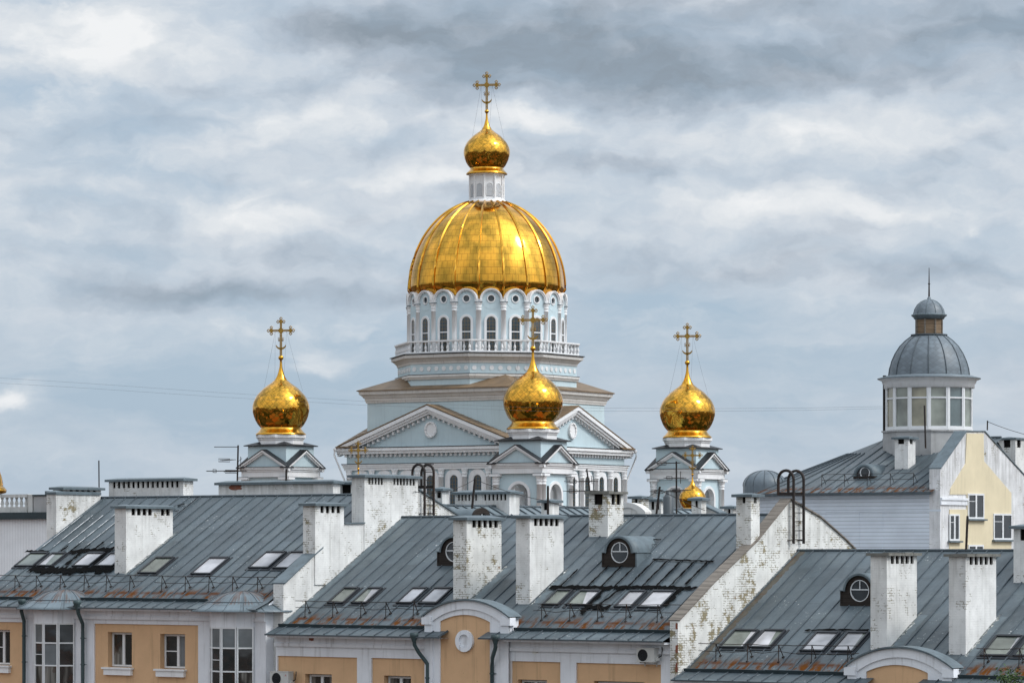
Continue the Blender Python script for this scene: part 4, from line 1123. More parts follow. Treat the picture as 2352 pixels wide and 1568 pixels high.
def cable(pts, label, r=.011, d=None):
    q = [Vector(p) for p in pts]; out = []
    for i in range(len(q) - 1):
        for k in range(8): out.append(q[i].lerp(q[i + 1], k / 8))
    out.append(q[-1]); mb = MB(); mb.tube(out, r, 4)
    o = mb.build('cable', M['iron'], None, tuple(q[0])); return solo(o, ROW, tuple(q[0]), label, 'cable', 'cables slung over the roofs')
def span(pA, pB, sag, n=6):
    a, b = Vector(pA), Vector(pB); return [a.lerp(b, i / n) - Vector((0, 0, sag * 4 * (i / n) * (1 - i / n))) for i in range(n + 1)]
cable([P_(1091, 1100, 14)] + span(P_(1091, 1100, 14), P_(1257, 1150, 7.9), .1)[1:] + span(P_(1258, 1150, 7.9), P_(1352, 1165, 6.6), .1)[1:], 'thin cable from the leaning pole past the upright pole to the short chimney', .012)
cable(span(P_(950, 1128, 8.5), P_(1090, 1101, 14), .25), 'thin cable from the ladder wall up to the leaning pole', .012)
cable(span(P_(1515, 1120, 7.9), P_(1470, 1146, 16), .1), 'thin cable from the leaning pole beside the antenna down to a rear chimney', .012)
cable(span(P_(1516, 1125, 7.9), P_(1620, 1172, 9), .02), 'thin cable from the antenna mast down behind the small gold dome', .012)

# ================================================================== HOUSES BEHIND THE ROW
def rear():
    """wing running away from the street, roof slope facing right, barrel dormer and chimneys on it"""
    root = thing('rear_house', 'light grey roofed wing with a barrel dormer behind the middle house', 'house', ROW, (-6, 18, 0), 'houses behind the row')
    a = P_(1030, 1161, 13.2); s = a.x; z = a.z; d0, d1 = 12.6, 33.0; w = 6.2; k = .5
    mb = MB(); L = math.hypot(1, k)
    mb.face([(s, d0, z), (s + w, d0, z - w * k), (s + w, d1, z - w * k), (s, d1, z)], 0, [(0, w), (0, 0), (d1 - d0, 0), (d1 - d0, w)])
    mb.face([(s, d1, z), (s - w, d1, z - w * k), (s - w, d0, z - w * k), (s, d0, z)], 0, [(0, w), (0, 0), (d1 - d0, 0), (d1 - d0, w)])
    d = d0 + .3
    while d < d1:
        p = [(s + .02, d - .03, z - .02), (s + w, d - .03, z - w * k - .01), (s + w, d + .03, z - w * k - .01), (s + .02, d + .03, z - .02)]
        mb.hexa([p[0], p[1], p[2], p[3]] + [(q[0], q[1], q[2] + .07) for q in p], 1); d += .62
    mb.tube([(s, d0, z + .02), (s, d1, z + .02)], .06, 6, 1)
    mb.build('roof', [M['roof_far'], M['seam']], root)
    b = MB(); b.box(s - w + .4, s + w - .4, d0 + .2, d1 - .2, 0, z - w * k + .02)
    b.extrude([(s - w + .4, z - w * k), (s + w - .4, z - w * k), (s, z - .12)], lambda x, q: (x, d0 + .2, q), lambda x, q: (x, d1 - .2, q)); b.build('wall', M['white'], root)
    # barrel dormer facing right
    e = ROW.at_x(1111, 1186, s + 2.1); r = .62; sx = s + 2.15; dc = ROW.at_x(1106, 1180, sx).y; zc = z - 2.15 * k + .32
    n = 14; q = MB()
    rows = [[(x, dc + r * math.cos(math.pi * i / n), zc + r * math.sin(math.pi * i / n)) for i in range(n + 1)] for x in (s - 1.2, s + .6, sx)]
    q.grid(rows, 0, None, True); q.ring([(dc + (r + .03) * math.cos(math.pi * i / n), zc + (r + .03) * math.sin(math.pi * i / n)) for i in range(n + 1)], [(dc + (r - .2) * math.cos(math.pi * i / n), zc + (r - .2) * math.sin(math.pi * i / n)) for i in range(n + 1)], lambda p, u: (sx + .06, p, u), lambda p, u: (sx - .1, p, u), 1, False)
    o = q.build('dormer', [M['metal'], M['darkwood']], root)
    f = MB(); f.face([(sx - .02, dc + (r - .18) * math.cos(math.pi * i / n), zc + (r - .18) * math.sin(math.pi * i / n)) for i in range(n + 1)]); f.build('pane', M['pane'], o)
    f = MB(); f.box(sx - .01, sx + .03, dc - .02, dc + .02, zc - .05, zc + r - .22); f.box(sx - .01, sx + .03, dc - r + .2, dc + r - .2, zc + .1, zc + .14); f.build('window_frame', M['pvc'], o)
    class H: pass
    h = H(); h.root = root
    chimney_at(h, 16.5, 1045, 1170, 1193, 1134, 19.0, hF=slots(6, .04, .42, .5) + slots(6, .52, .96, .5), mt='brick_clean', hz=.26, label='low wide chimney with two groups of flue openings')
    chimney_at(h, 15.0, 1000, 1016, 1031, 1127, 19.0, hF=((.2, .8),), mt='brick_clean', hz=.3, label='small chimney with a double sheet cap')
    chimney_at(h, 14.0, 1243, 1262, 1284, 1154, 18.5, hF=((.3, .7),), mt='brick_clean', hz=.3, label='small square chimney behind the speckled chimney')
rear()
def rear_row():
    root = thing('rear_house', 'house mostly hidden beyond the middle ridge, showing small chimneys and an arched white gable', 'house', ROW, (-11, 24, 0), 'houses behind the row')
    class H: pass
    h = H(); h.root = root; z = 20.5
    s0, s1 = -15.5, -6.4; d0, d1 = 19.0, 31.0
    mb = MB(); k = .42; dm = (d0 + d1) / 2; ze = z - (dm - d0) * k - .15
    mb.face([(s0, d0, ze), (s1, d0, ze), (s1, dm, z), (s0, dm, z)], 0, [(0, 0), (11, 0), (11, 6), (0, 6)]); mb.face([(s1, d1, ze), (s0, d1, ze), (s0, dm, z), (s1, dm, z)], 0, [(0, 0), (11, 0), (11, 6), (0, 6)])
    mb.build('roof', M['roof_far'], root)
    b = MB(); b.box(s0 + .3, s1 - .3, d0 + .3, d1 - .3, 0, ze + .02); b.build('wall', M['white'], root)
    chimney_at(h, 21.0, 1451, 1472, 1490, 1145, 18.2, hF=((.3, .62),), mt='brick_worn', hz=.3, label='small chimney beside the arched white gable')
    chimney_at(h, 22.5, 1490, 1518, 1531, 1151, 18.2, hF=((.2, .45), (.66, .86)), mt='brick', hz=.35, label='small chimney with two flue openings')
    chimney_at(h, 20.0, 1588.5, 1611, 1622, 1149, 18.2, hF=((.36, .62),), mt='brick_worn', hz=.28, label='small chimney in front of the little gold dome')
    chimney_at(h, 24.0, 1663, 1684, 1694, 1168, 18.2, hF=((.4, .7),), mt='brick', hz=.3, label='lowest of the small rear chimneys')
    # arched white gable in profile, sheet-topped slope, vent pipe
    a, e = P_(1400, 1181, 20), P_(1482, 1181, 20)
    q = MB(); A = seg_arch(a.x, e.x, 17, a.z + .1, P_(1440, 1154, 20).z, 18); w = .22; I = [(x + (w if x < (a.x + e.x) / 2 else -w) * abs((x - (a.x + e.x) / 2) / ((e.x - a.x) / 2)), zz - .2) for x, zz in A]
    q.ring(A, I, lambda x, y: (x, 20, y), lambda x, y: (x, 20.5, y), 0, False); q.face([(x, 20.08, y) for x, y in I][::-1]); q.build('gable', M['trim_c'], root)
    a = P_(1535, 1184, 19.5); q = MB(); q.lathe([(.22, -1.5), (.22, .78), (.20, .80), (.12, .92), (.10, 1.06), (.0, 1.08)], 14, a); q.build('vent_pipe', M['roof_far'], root)
    a, e, c = P_(1622, 1160, 21), P_(1662, 1180, 21), P_(1622, 1185, 21)
    q = MB(); q.hexa([(a.x, 20.6, c.z - 1), (e.x, 20.6, c.z - 1), (e.x, 21, c.z - 1), (a.x, 21, c.z - 1), (a.x, 20.6, a.z), (e.x, 20.6, e.z), (e.x, 21, e.z), (a.x, 21, a.z)])
    q.hexa([(a.x, 20.5, a.z), (e.x + .1, 20.5, e.z), (e.x + .1, 21.1, e.z), (a.x, 21.1, a.z), (a.x, 20.5, a.z + .07), (e.x + .1, 20.5, e.z + .07), (e.x + .1, 21.1, e.z + .07), (a.x, 21.1, a.z + .07)], 1); q.build('parapet', [M['brick_clean'], M['metal']], root)
rear_row()

# ================================================================== HOUSE WITH THE ROUND LANTERN ROOM (right)
RF = Frame((2160 - CX) / FPX * 175, 175, 36)
def lantern_house():
    root = thing('corner_house', 'corner house with blue-white cladding, pale yellow gable and round glazed lantern room', 'house', RF, (-8, 4, 0))
    T = lambda x, y: (x / 2.1818 + 1682.4, y / 2.1818 + 588)          # reading of an enlarged view
    ze = RF.at_y(1950, 1131.5, -.4).z; dr = 7.2
    apex = RF.at_y(2028, 1011, dr); sc_, zr = apex.x, apex.z
    k = (zr - ze) / (dr + .4); sL = sc_
    # ---- clad wall: straight front then a round end
    mb = MB(); rw = dr - .0
    pts = [(0, 0)] + [(sL, 0)] + [(sL + rw * math.cos(a), dr + rw * math.sin(a)) for a in [R(-90 - 10 * i) for i in range(1, 19)]] + [(0, 2 * dr)]
    mb.grid([[(p[0], p[1], 0) for p in pts], [(p[0], p[1], ze - .10) for p in pts]])
    for z in (RF.at_y(1950, 1173, 0).z,): mb.box(sL, .03, -.03, .012, z - .05, z + .05)
    for x in (1895, 1972, 2026): s = RF.at_y(x, 1200, 0).x; mb.box(s - .05, s + .05, -.025, .012, 8, RF.at_y(1950, 1173, 0).z - .06)
    mb.build('wall', M['siding_h'], root)
    # ---- roof: straight slope, conical end, seams
    rb = MB(); r0 = dr + .4; n = 22
    rb.face([(sL, -.4, ze), (-.3, -.4, ze), (-.3, dr, zr), (sL, dr, zr)], 0, [(sL, 0), (-.3, 0), (-.3, 8), (sL, 8)])
    rb.face([(-.7, 2 * dr + .4, zr - 6.5), (sL, 2 * dr + .4, zr - 6.5), (sL, dr, zr), (-.7, dr, zr)], 0, [(0, 0), (8, 0), (8, 8), (0, 8)])
    prof = [(r0, ze), (r0 * .75, ze + k * r0 * .25), (r0 * .5, ze + k * r0 * .5), (r0 * .25, ze + k * r0 * .75), (.05, zr)]
    rows = [[(sL + r * math.cos(R(-90 - 180 * j / n)), dr + r * math.sin(R(-90 - 180 * j / n)), z) for j in range(n + 1)] for r, z in prof]
    rb.grid(rows, 0, lambda i, j: (j * 1.0, i * 2.0), True)
    for j in range(0, n + 1): rb.tube([Vector(rows[i][j]) + Vector((0, 0, .02)) for i in range(4)], .03, 4, 1)
    s = sL + .55
    while s < -.4:
        rb.hexa([(s - .025, -.38, ze), (s + .025, -.38, ze), (s + .025, dr, zr - .01), (s - .025, dr, zr - .01), (s - .025, -.38, ze + .05), (s + .025, -.38, ze + .05), (s + .025, dr, zr + .04), (s - .025, dr, zr + .04)], 1); s += .62
    ed = [(-.3, -.43)] + [(sL, -.43)] + [(sL + (r0 + .03) * math.cos(R(-90 - 180 * j / n)), dr + (r0 + .03) * math.sin(R(-90 - 180 * j / n))) for j in range(1, n + 1)]
    rb.grid([[(p[0], p[1], ze - .13) for p in ed], [(p[0], p[1], ze + .02) for p in ed]], 1)
    rb.face([(p[0], p[1], ze - .12) for p in ed], 1)
    rb.tube([(sL, dr, zr + .03), (-.4, dr, zr + .03)], .07, 6, 1)
    # second low step of the eave
    rb.build('roof', [M['roof'], M['seam']], root)
    # ---- small sheet dome over the round end
    c = RF.dirl(((1757 - CX) / FPX * 184 - RF.X, 184 - RF.Y, 0)); c.z = EYE + (HY - 1116) / FPX * 184; rd = 1.16; q = MB()
    pr = [(rd * math.cos(R(a)), rd * .72 * math.sin(R(a))) for a in range(0, 91, 10)]; pr[-1] = (.02, pr[-1][1])
    q.lathe([(rd, -.7)] + pr, 24, c, mi=0, uv=lambda i, j: (j * .3, i * .2)); 
    for j in range(0, 24, 2):
        q.tube([(c[0] + (r + .01) * math.cos(2 * math.pi * j / 24), c[1] + (r + .01) * math.sin(2 * math.pi * j / 24), c[2] + z) for r, z in pr], .016, 4, 1)
    q.build('roof_dome', [M['shingle'], M['seam']], root)
    # ---- bull's-eye dormer
    class H: pass
    h = H(); h.root = root; h.n = (0, -k, 1); h.c = ze + k * .4
    h.on = lambda x, y: RF.hit(x, y, h.n, h.c); 
    p = h.on(*T(607, 1114)); r = .62; cx, d0, z0 = p.x + r, p.y, p.z; n = 14
    q = MB(); half = lambda r, d: [(cx - r * math.cos(math.pi * i / n), d, z0 + .12 + r * math.sin(math.pi * i / n)) for i in range(n + 1)]
    q.grid([half(r - .16, d0 + .05), half(r - .16, d0 - .05), half(r, d0 - .05), half(r + .02, d0 + .6), half(r, d0 + 2.0)], 0, None, True)
    q.box(cx - r, cx + r, d0 - .04, d0 + .4, z0 - .15, z0 + .12, 1); o = q.build('dormer', [M['metal'], M['darkwood']], root)
    q = MB(); q.face([(a, d0 + .03, b) for a, _, b in half(r - .14, 0)]); q.build('pane', M['pane'], o)
    q = MB(); cc = (cx + .05, z0 + .30); q.ring(circle(*cc, .30), circle(*cc, .25), lambda a, b: (a, d0 - .0, b), lambda a, b: (a, d0 + .05, b)); q.build('window_frame', M['pvc'], o)
    # ---- chimney on the slope
    def chim(x0, x1, x2, yt, yb, **kw):
        p = h.on(*T(x1, yb)); s1, d0 = p.x, p.y; s0 = RF.at_y(*T(x0, yb), d0).x; d1 = RF.at_x(*T(x2, yb), s1).y; zt = RF.at_y(*T(x1, yt), d0).z
        return chimney_body(root, s0, s1, d0, d1, p.z - .3, zt, **kw)
    chim(813, 880, 917, 916, 1066, hF=((.25, .7),), hR=((.2, .6),), mt='brick_clean', hz=.25)
    # ---- yellow gable: outline on the plane s = 0
    g = lambda x, y: (lambda q: (q.y, q.z))(RF.at_x(*T(x, y), 0))
    out = [g(1050, 1172), g(1050, 1066), g(1170, 880), g(1262, 880), g(1461, 1098), g(1600, 1250)]
    out = [(-.02, out[0][1]), (-.02, out[1][1])] + out[2:]
    out = [(-.02, 0)] + out[1:] + [(out[-1][0], 0)]
    q = MB(); q.extrude(out, lambda d, z: (0, d, z), lambda d, z: (-.62, d, z), 0); q.build('gable_wall', M['white_peel'], root)
    c = MB(); e = .05
    for a, b in zip(out[1:-2], out[2:-1]):
        c.hexa([(-.62 - e, a[0], a[1] + .003), (e, a[0], a[1] + .003), (e, b[0], b[1] + .003), (-.62 - e, b[0], b[1] + .003), (-.62 - e, a[0], a[1] + .06), (e, a[0], a[1] + .06), (e, b[0], b[1] + .06), (-.62 - e, b[0], b[1] + .06)])
    c.build('coping', M['metal'], root)
    yl = [g(*p) for p in ((1085, 1480), (1085, 1268), (1172, 1268), (1172, 1193), (1088, 1193), (1090, 1165), (1165, 1040), (1172, 888), (1256, 888), (1258, 1026), (1395, 1186), (1395, 1480))]
    yl = [(yl[0][0], 9.0)] + yl[1:-1] + [(yl[-1][0], 9.0)]
    q = MB(); q.extrude(yl, lambda d, z: (.035, d, z), lambda d, z: (.002, d, z), 0); q.build('wall_panel', M['yellow'], root)
    q = MB(); a, b = g(1050, 1215), g(1172, 1215); q.box(.003, .12, -.03, b[0], a[1] - .06, a[1] + .06); q.box(.003, .07, -.03, b[0], a[1] - .30, a[1] - .0601); q.build('string_course', M['white'], root)
    for i, (x0, x1, y0, y1) in enumerate(((1175, 1255, 1190, 1315), (1082, 1132, 1292, 1425), (1303, 1395, 1290, 1420), (1177, 1253, 1445, 1560))):
        a, b = g(x0, y1), g(x1, y0); d0, d1, z0, z1 = a[0], b[0], a[1], b[1]; f = .09
        w = MB(); X = .036
        for (p0, p1, q0, q1) in ((d0, d0 + f, z0, z1), (d1 - f, d1, z0, z1), (d0 + f, d1 - f, z0, z0 + f), (d0 + f, d1 - f, z1 - f, z1), ((d0 + d1) / 2 - .07, (d0 + d1) / 2 + .07, z0 + f, z1 - f)): w.box(X, X + .05, p0, p1, q0, q1)
        w.box(X + .005, X + .035, d0 + f, (d0 + d1) / 2 - .07, z0 + (z1 - z0) * .68, z0 + (z1 - z0) * .70)
        o = w.build('window', M['pvc'], root)
        w = MB(); w.face([(X + .012, d0 + f, z0 + f), (X + .012, d1 - f, z0 + f), (X + .012, d1 - f, z1 - f), (X + .012, d0 + f, z1 - f)]); w.build('pane', M['pane'], o)
        w = MB(); w.box(X, X + .18, d0 - .12, d1 + .12, z0 - .09, z0 - .003); w.build('sill', M['metal'], o)
    # ---- two chimneys beyond the gable
    a, b = g(1322, 905), g(1366, 905); chimney_body(root, -2.2, -1.5, a[0] + 1.6, a[0] + 2.5, a[1] - 4, a[1], mt='white_peel', cap='slab', hz=.2, capo=.06)
    a, b = g(1432, 905), g(1500, 905); chimney_body(root, -1.9, -.9, a[0] + 1.4, a[0] + 2.8, a[1] - 4, a[1] - .1, hR=((.1, .4),), hF=((.3, .7),), mt='brick', cap='metal', hz=.4, capo=.06)
    # ---- snow guard on its eave belongs to the roof line: posts and rails
    gr = thing('snow_guard', 'thin snow guard along the eave of the corner house with the lantern room', 'snow guard', RF, (sL, .6, ze + k), 'snow guards above the eaves')
    zg = lambda d: ze + k * (d + .4)
    d = .55; tops = []; s = sL + .2
    while s < -1.2:
        w = MB(); tp = (s, d + .02, zg(d) + .62); w.tube([(s, d, zg(d)), tp], .016, 4); w.tube([tp, (s + .02, d + .38, zg(d + .38))], .016, 4); w.build('bracket', M['iron'], gr); tops.append(tp); s += 1.35
    for f in (0, .3): w = MB(); w.tube([(p[0], p[1], p[2] - f) for p in tops], .013, 4); w.build('rail', M['iron'], gr)
    # ---- lantern room
    ct = RF.at_y(2134, 985, dr - .2); X, Yd = ct.x, ct.y; S = FPX / (RF.w(ct).y); zc = lambda y: EYE + (HY - y) / S
    q = MB(); q.lathe([(2.42, zr - 2.4), (2.42, zc(993)), (2.50, zc(993) + .002), (2.50, zc(989)), (1.0, zc(989) + .002)], 8, (X, Yd, 0), R(22.5 + 9), False)
    q.build('plinth', M['concrete_l'], root)
    Rr = 100 / S; nf = 14; ph = R(-90 - 36 + 12.857)
    q = MB()
    q.lathe([(Rr * 1.02, zc(990)), (Rr * 1.02, zc(984)), (Rr * .98, zc(983.9))], nf, (X, Yd, 0), ph, False, 0)
    for j in range(nf):
        a = ph + 2 * math.pi * j / nf; b = ph + 2 * math.pi * (j + 1) / nf
        A = Vector((X + Rr * math.cos(a), Yd + Rr * math.sin(a), 0)); B = Vector((X + Rr * math.cos(b), Yd + Rr * math.sin(b), 0)); tt = (B - A).normalized(); nn = Vector((tt.y, -tt.x, 0)); W = (B - A).length
        def bx(mbb, u0, u1, za, zb_, o0, o1):
            L = [A + tt * u0 + nn * o1, A + tt * u1 + nn * o1, A + tt * u1 + nn * o0, A + tt * u0 + nn * o0]
            mbb.hexa([(v.x, v.y, za) for v in L] + [(v.x, v.y, zb_) for v in L])
        bx(q, -.02, .13, zc(984), zc(892), -.06, .035); bx(q, W - .09, W + .0, zc(984), zc(892), -.06, .03)
        bx(q, .13, W - .09, zc(984), zc(981), -.05, .03); bx(q, .13, W - .09, zc(918), zc(914.5), -.05, .03)
    lr = q.build('lantern_room', M['pvc'], root)
    for j in range(nf):
        a = ph + 2 * math.pi * j / nf; b = ph + 2 * math.pi * (j + 1) / nf; rr = Rr * .985
        p = MB(); p.face([(X + rr * math.cos(a), Yd + rr * math.sin(a), zc(984)), (X + rr * math.cos(b), Yd + rr * math.sin(b), zc(984)), (X + rr * math.cos(b), Yd + rr * math.sin(b), zc(892)), (X + rr * math.cos(a), Yd + rr * math.sin(a), zc(892))]); p.build('pane', M[('pane_tower', 'pane_teal', 'pane_tower', 'pane_warm')[(j * 3) % 4]], lr)
    p = MB(); p.lathe([(Rr * .62, zc(984)), (Rr * .62, zc(905))], 10, (X, Yd, 0), .3, False); p.build('inner_blind', M['yellow'], lr)
    q = MB(); q.lathe([(Rr * .98, zc(893)), (Rr * 1.04, zc(892)), (Rr * 1.04, zc(883)), (Rr * 1.07, zc(881)), (Rr * 1.09, zc(874)), (Rr * 1.14, zc(873)), (Rr * 1.16, zc(870.5))], 42, (X, Yd, 0), 0, True); q.build('entablature', M['trim'], lr)
    q = MB(); S_ = lambda px: px / S
    q.lathe([(S_(118), zc(871)), (S_(119), zc(869.5)), (S_(95), zc(862.5))], 42, (X, Yd, 0), 0, True, 0, lambda i, j: (j, i * .3))
    pr = [(S_(94), zc(863)), (S_(92), zc(848)), (S_(87), zc(831)), (S_(79), zc(813)), (S_(68), zc(796)), (S_(55), zc(783)), (S_(43), zc(774)), (S_(34), zc(769))]
    q.lathe(pr, 42, (X, Yd, 0), ph, True, 2, lambda i, j: (j * .667, i * 1.55)); q.lathe([(S_(40), zc(772)), (S_(42), zc(770.5)), (S_(42), zc(768)), (S_(31), zc(767))], 28, (X, Yd, 0), ph, False, 1)
    for j in range(14):
        a = ph + 2 * math.pi * j / 14; q.tube([(X + (r + .01) * math.cos(a), Yd + (r + .01) * math.sin(a), z) for r, z in pr], .03, 5, 1)
    q.build('dome', [M['roof_flat'], M['seam'], M['dome_sh']], root)
    q = MB(); q.lathe([(S_(31), zc(768)), (S_(31), zc(733))], 8, (X, Yd, 0), .2, False, 0)
    for j in range(8):
        a = .2 + 2 * math.pi * j / 8; q.tube([(X + S_(31) * math.cos(a), Yd + S_(31) * math.sin(a), zc(768)), (X + S_(31) * math.cos(a), Yd + S_(31) * math.sin(a), zc(733))], .05, 5, 1)
    lt = q.build('cupola', [M['wood'], M['coping']], root)
    q = MB(); q.lathe([(S_(29), zc(734)), (S_(34), zc(733)), (S_(36), zc(729)), (S_(41), zc(725)), (S_(41), zc(723)), (S_(36), zc(721))], 28, (X, Yd, 0), 0, True, 0)
    p2 = [(S_(36), zc(721)), (S_(33.5), zc(711)), (S_(27), zc(700)), (S_(18), zc(692.5)), (S_(8), zc(688.5)), (S_(5), zc(687)), (S_(3.5), zc(683)), (S_(1.2), zc(680))]
    q.lathe(p2, 28, (X, Yd, 0), 0, True, 2, lambda i, j: (j * .5, i * 1.3))
    for j in range(10):
        a = 2 * math.pi * j / 10; q.tube([(X + (r + .005) * math.cos(a), Yd + (r + .005) * math.sin(a), z) for r, z in p2[:5]], .018, 4, 0)
    q.build('cupola_dome', [M['metal'], M['seam'], M['dome_sh']], lt)
    q = MB(); q.tube([(X, Yd, zc(684)), (X, Yd, zc(615))], [.05, .016], 6); q.lathe([(.02, -.06), (.07, 0), (.02, .06)], 8, (X, Yd, zc(652))); q.build('spire', M['iron'], lt)
    q = MB(); a = RF.at_y(*T(762, 880), Yd - .6); b = RF.at_y(*T(762, 598), Yd - .6); q.tube([a, b], .09, 6); q.build('flue_pipe', M['iron'], root)
    a, b = RF.at_y(*T(968, 962), Yd - 2.9), RF.at_y(*T(962, 748), Yd - 2.9)
    w = MB(); w.tube([a, b], .045, 6); o = w.build('roof_pole', M['iron'], None, tuple(a)); solo(o, RF, tuple(a), 'upright black pole in front of the round lantern room', 'pole', 'poles standing on the roofs')
    a, b = RF.at_x(*T(1277, 872), -.3), RF.at_x(*T(1278, 824), -.3)
    w = MB(); w.tube([a, b], .035, 6); o = w.build('roof_pole', M['iron'], None, tuple(a)); solo(o, RF, tuple(a), 'short black pole on top of the yellow gable', 'pole', 'poles standing on the roofs')
    c2 = [Vector(b) - Vector((0, 0, .05)) + (RF.at_y(2420, 1008, 16) - Vector(b)) * (i / 8) - Vector((0, 0, .5 * (i / 8) * (1 - i / 8))) for i in range(9)]
    w = MB(); w.tube(c2, .014, 4); o = w.build('cable', M['iron'], None, tuple(b)); solo(o, RF, tuple(b), 'cable leading right from the pole on the yellow gable', 'cable', 'cables slung over the roofs')
    return Vector((X, Yd, zc(935)))
M['concrete_l'] = worn('grey_render', (.42, .42, .42), .9, .25, 1.2, (.2, .2, .18), .4, .3)
M['roof_flat'] = worn('dome_skirt_sheet', (.165, .20, .225), .5, .2, 1.5, (.06, .06, .06), .3)
def m_dome_sh():
    m, t, b = mat('diamond_dome_sheet', (.15, .18, .205), .5, 0, .5)
    uv = t.node('ShaderNodeTexCoord').outputs['UV']; u, v, _ = t.xyz(uv)
    a, e = t.m('ADD', u, v), t.m('SUBTRACT', u, v)
    wn = t.node('ShaderNodeTexWhiteNoise', {'Vector': t.vec(t.m('FLOOR', a), t.m('FLOOR', e))}, noise_dimensions='2D').outputs['Value']
    fa = t.m('FRACT', a); fe = t.m('FRACT', e)
    edge = t.m('MAXIMUM', t.step(fa, .10, .0), t.step(fe, .9, 1.0))
    c = t.vm('SCALE', (.125, .152, .175), t.m('ADD', .82, t.m('MULTIPLY', wn, .36)))
    c = t.mix(t.m('MULTIPLY', edge, .55), c, (.04, .05, .06)); t.put(b.inputs['Base Color'], c)
    return m
M['dome_sh'] = m_dome_sh()
LANT = lantern_house()

# ================================================================== LOW BUILDING AT THE LEFT EDGE
def left_building():
    LF = Frame(P0.x, P0.y, 36)
    root = thing('gatehouse', 'flat-roofed building with pale ribbed cladding and a white balustrade on its roof', 'building', LF, (0, 0, 0))
    T = lambda x, y: (x / 3.0, 1045.3 + y / 3.0)
    g = lambda x, y, d=0: LF.at_y(*T(x, y), d)
    sr = g(388, 440).x; sl = sr - 16; zt = g(200, 440).z
    mb = MB(); mb.box(sl, sr, 0, 9, 0, zt); mb.build('wall', M['siding_v'], root)
    e = MB(); e.box(sl - .2, sr + .12, -.25, 9.2, zt + .003, g(200, 392).z); e.build('roof_edge', M['gutter'], root)
    z0 = g(200, 392).z + .004
    a, b = g(222, 285), g(330, 285); z1 = g(270, 280).z
    w = MB(); w.box(a.x, b.x, .1, .5, z0, z1); w.box(a.x - .05, b.x, .05, .55, z1 + .003, z1 + .07, 1)
    c, d = g(322, 260), g(383, 260); z2 = g(350, 258).z; w.box(c.x, sr - .02, .0, .8, z0, z2); w.box(c.x - .06, sr + .04, -.06, .86, z2 + .003, z2 + .08, 1); w.build('parapet', [M['concrete_l'], M['gutter']], root)
    w = MB(); p0, p1 = g(180, 300), g(214, 300); zr = g(100, 280).z; w.box(p0.x, p1.x, .08, .5, z0, zr + .06)
    zb = g(100, 355).z; w.box(sl, p0.x - .003, .02, .45, z0, zb); w.box(sl, p0.x - .003, .05, .42, zr - .06, zr + .08); o = w.build('balustrade', M['trim_worn'], root)
    s = p0.x - .22; H = zr - .065 - zb
    prof = [(.07, 0), (.07, .1 * H), (.05, .14 * H), (.095, .32 * H), (.09, .42 * H), (.05, .66 * H), (.04, .78 * H), (.07, .84 * H), (.07, H)]
    while s > p0.x - 5.4:
        q = MB(); q.lathe(prof, 10, (s, .24, zb + .003)); q.build('baluster', M['trim_worn'], o); s -= .30
M['trim_worn'] = worn('weathered_white_stone', (.60, .60, .58), .9, .25, 2, (.16, .15, .13), .6, .3)
P0 = ROW.w((ROW.at_y(129, 1180, 12).x, 12, 0))
left_building()

# ================================================================== LONG CABLES ACROSS THE SKY
def sky_cable(dy, label):
    pts = [(-60, 864), (200, 880), (500, 901), (830, 921), (1230, 936), (1640, 938), (1850, 936.5), (2036, 933)]
    Yc = RF.w(LANT).y - 2.2
    q = []
    for x, y in pts:
        Y = 205 + (Yc - 205) * (x + 60) / 2096
        yy = y + dy * (1 - .62 * (x + 60) / 2096)
        q.append(Vector(((x - CX) / FPX * Y, Y, EYE + (HY - yy) / FPX * Y)))
    out = []
    for i in range(len(q) - 1):
        for k in range(6): out.append(q[i].lerp(q[i + 1], k / 6))
    out.append(q[-1]); mb = MB(); mb.tube(out, .0045, 4)
    o = mb.build('cable', M['cable'], None, tuple(q[0])); o.location = q[0]
    tag(o, label, 'cable', 'long cables across the sky')
sky_cable(0, 'upper of the two long thin cables crossing the sky to the lantern room')
sky_cable(12, 'lower of the two long thin cables crossing the sky to the lantern room')

# ================================================================== TREE TOP AT THE LOWER RIGHT
def tree():
    b = ROW.at_y(2312, 1560, -3.0); fr = ROW; base = (b.x, -3.0, .13)
    root = thing('young_tree', 'leafy green treetop just reaching the eave at the lower right', 'tree', fr, base)
    zt = ROW.at_y(2315, 1541, -3.0).z
    t = MB(); t.tube([base, (b.x + .1, -3.05, 6), (b.x - .05, -3, 11), (b.x, -3.0, zt - .3)], [.14, .11, .07, .015], 8)
    tips = []
    for i in range(70):
        z = rnd.uniform(6, zt - .5); a = rnd.uniform(0, 6.28); L = (zt - z) * .28 + .25
        p = Vector((b.x, -3, z)); q = p + Vector((math.cos(a) * L, math.sin(a) * L, L * 1.1)); q.z = min(q.z, zt - rnd.uniform(0, .5))
        t.tube([p, p.lerp(q, .5) + Vector((0, 0, .05)), q], [.03, .02, .008], 5); tips += [p.lerp(q, k) for k in (.45, .6, .75, .9, 1.0)]
    t.build('trunk', M['bark'], root)
    tips += [Vector((b.x + rnd.uniform(-.25, .25), -3 + rnd.uniform(-.25, .25), zt - rnd.uniform(0, .7))) for _ in range(60)]
    c = MB()
    for p in tips:
        for _ in range(9):
            o = p + Vector((rnd.gauss(0, .16), rnd.gauss(0, .16), rnd.gauss(0, .14))); s = rnd.uniform(.035, .065)
            u = Vector((rnd.gauss(0, 1), rnd.gauss(0, 1), rnd.gauss(0, .6))).normalized(); w = u.cross(Vector((rnd.gauss(0, 1), rnd.gauss(0, 1), rnd.gauss(0, 1)))).normalized()
            c.face([o - u * s, o + w * s * .55, o + u * s, o - w * s * .55])
    c.build('crown', M['leaf'], root)
tree()

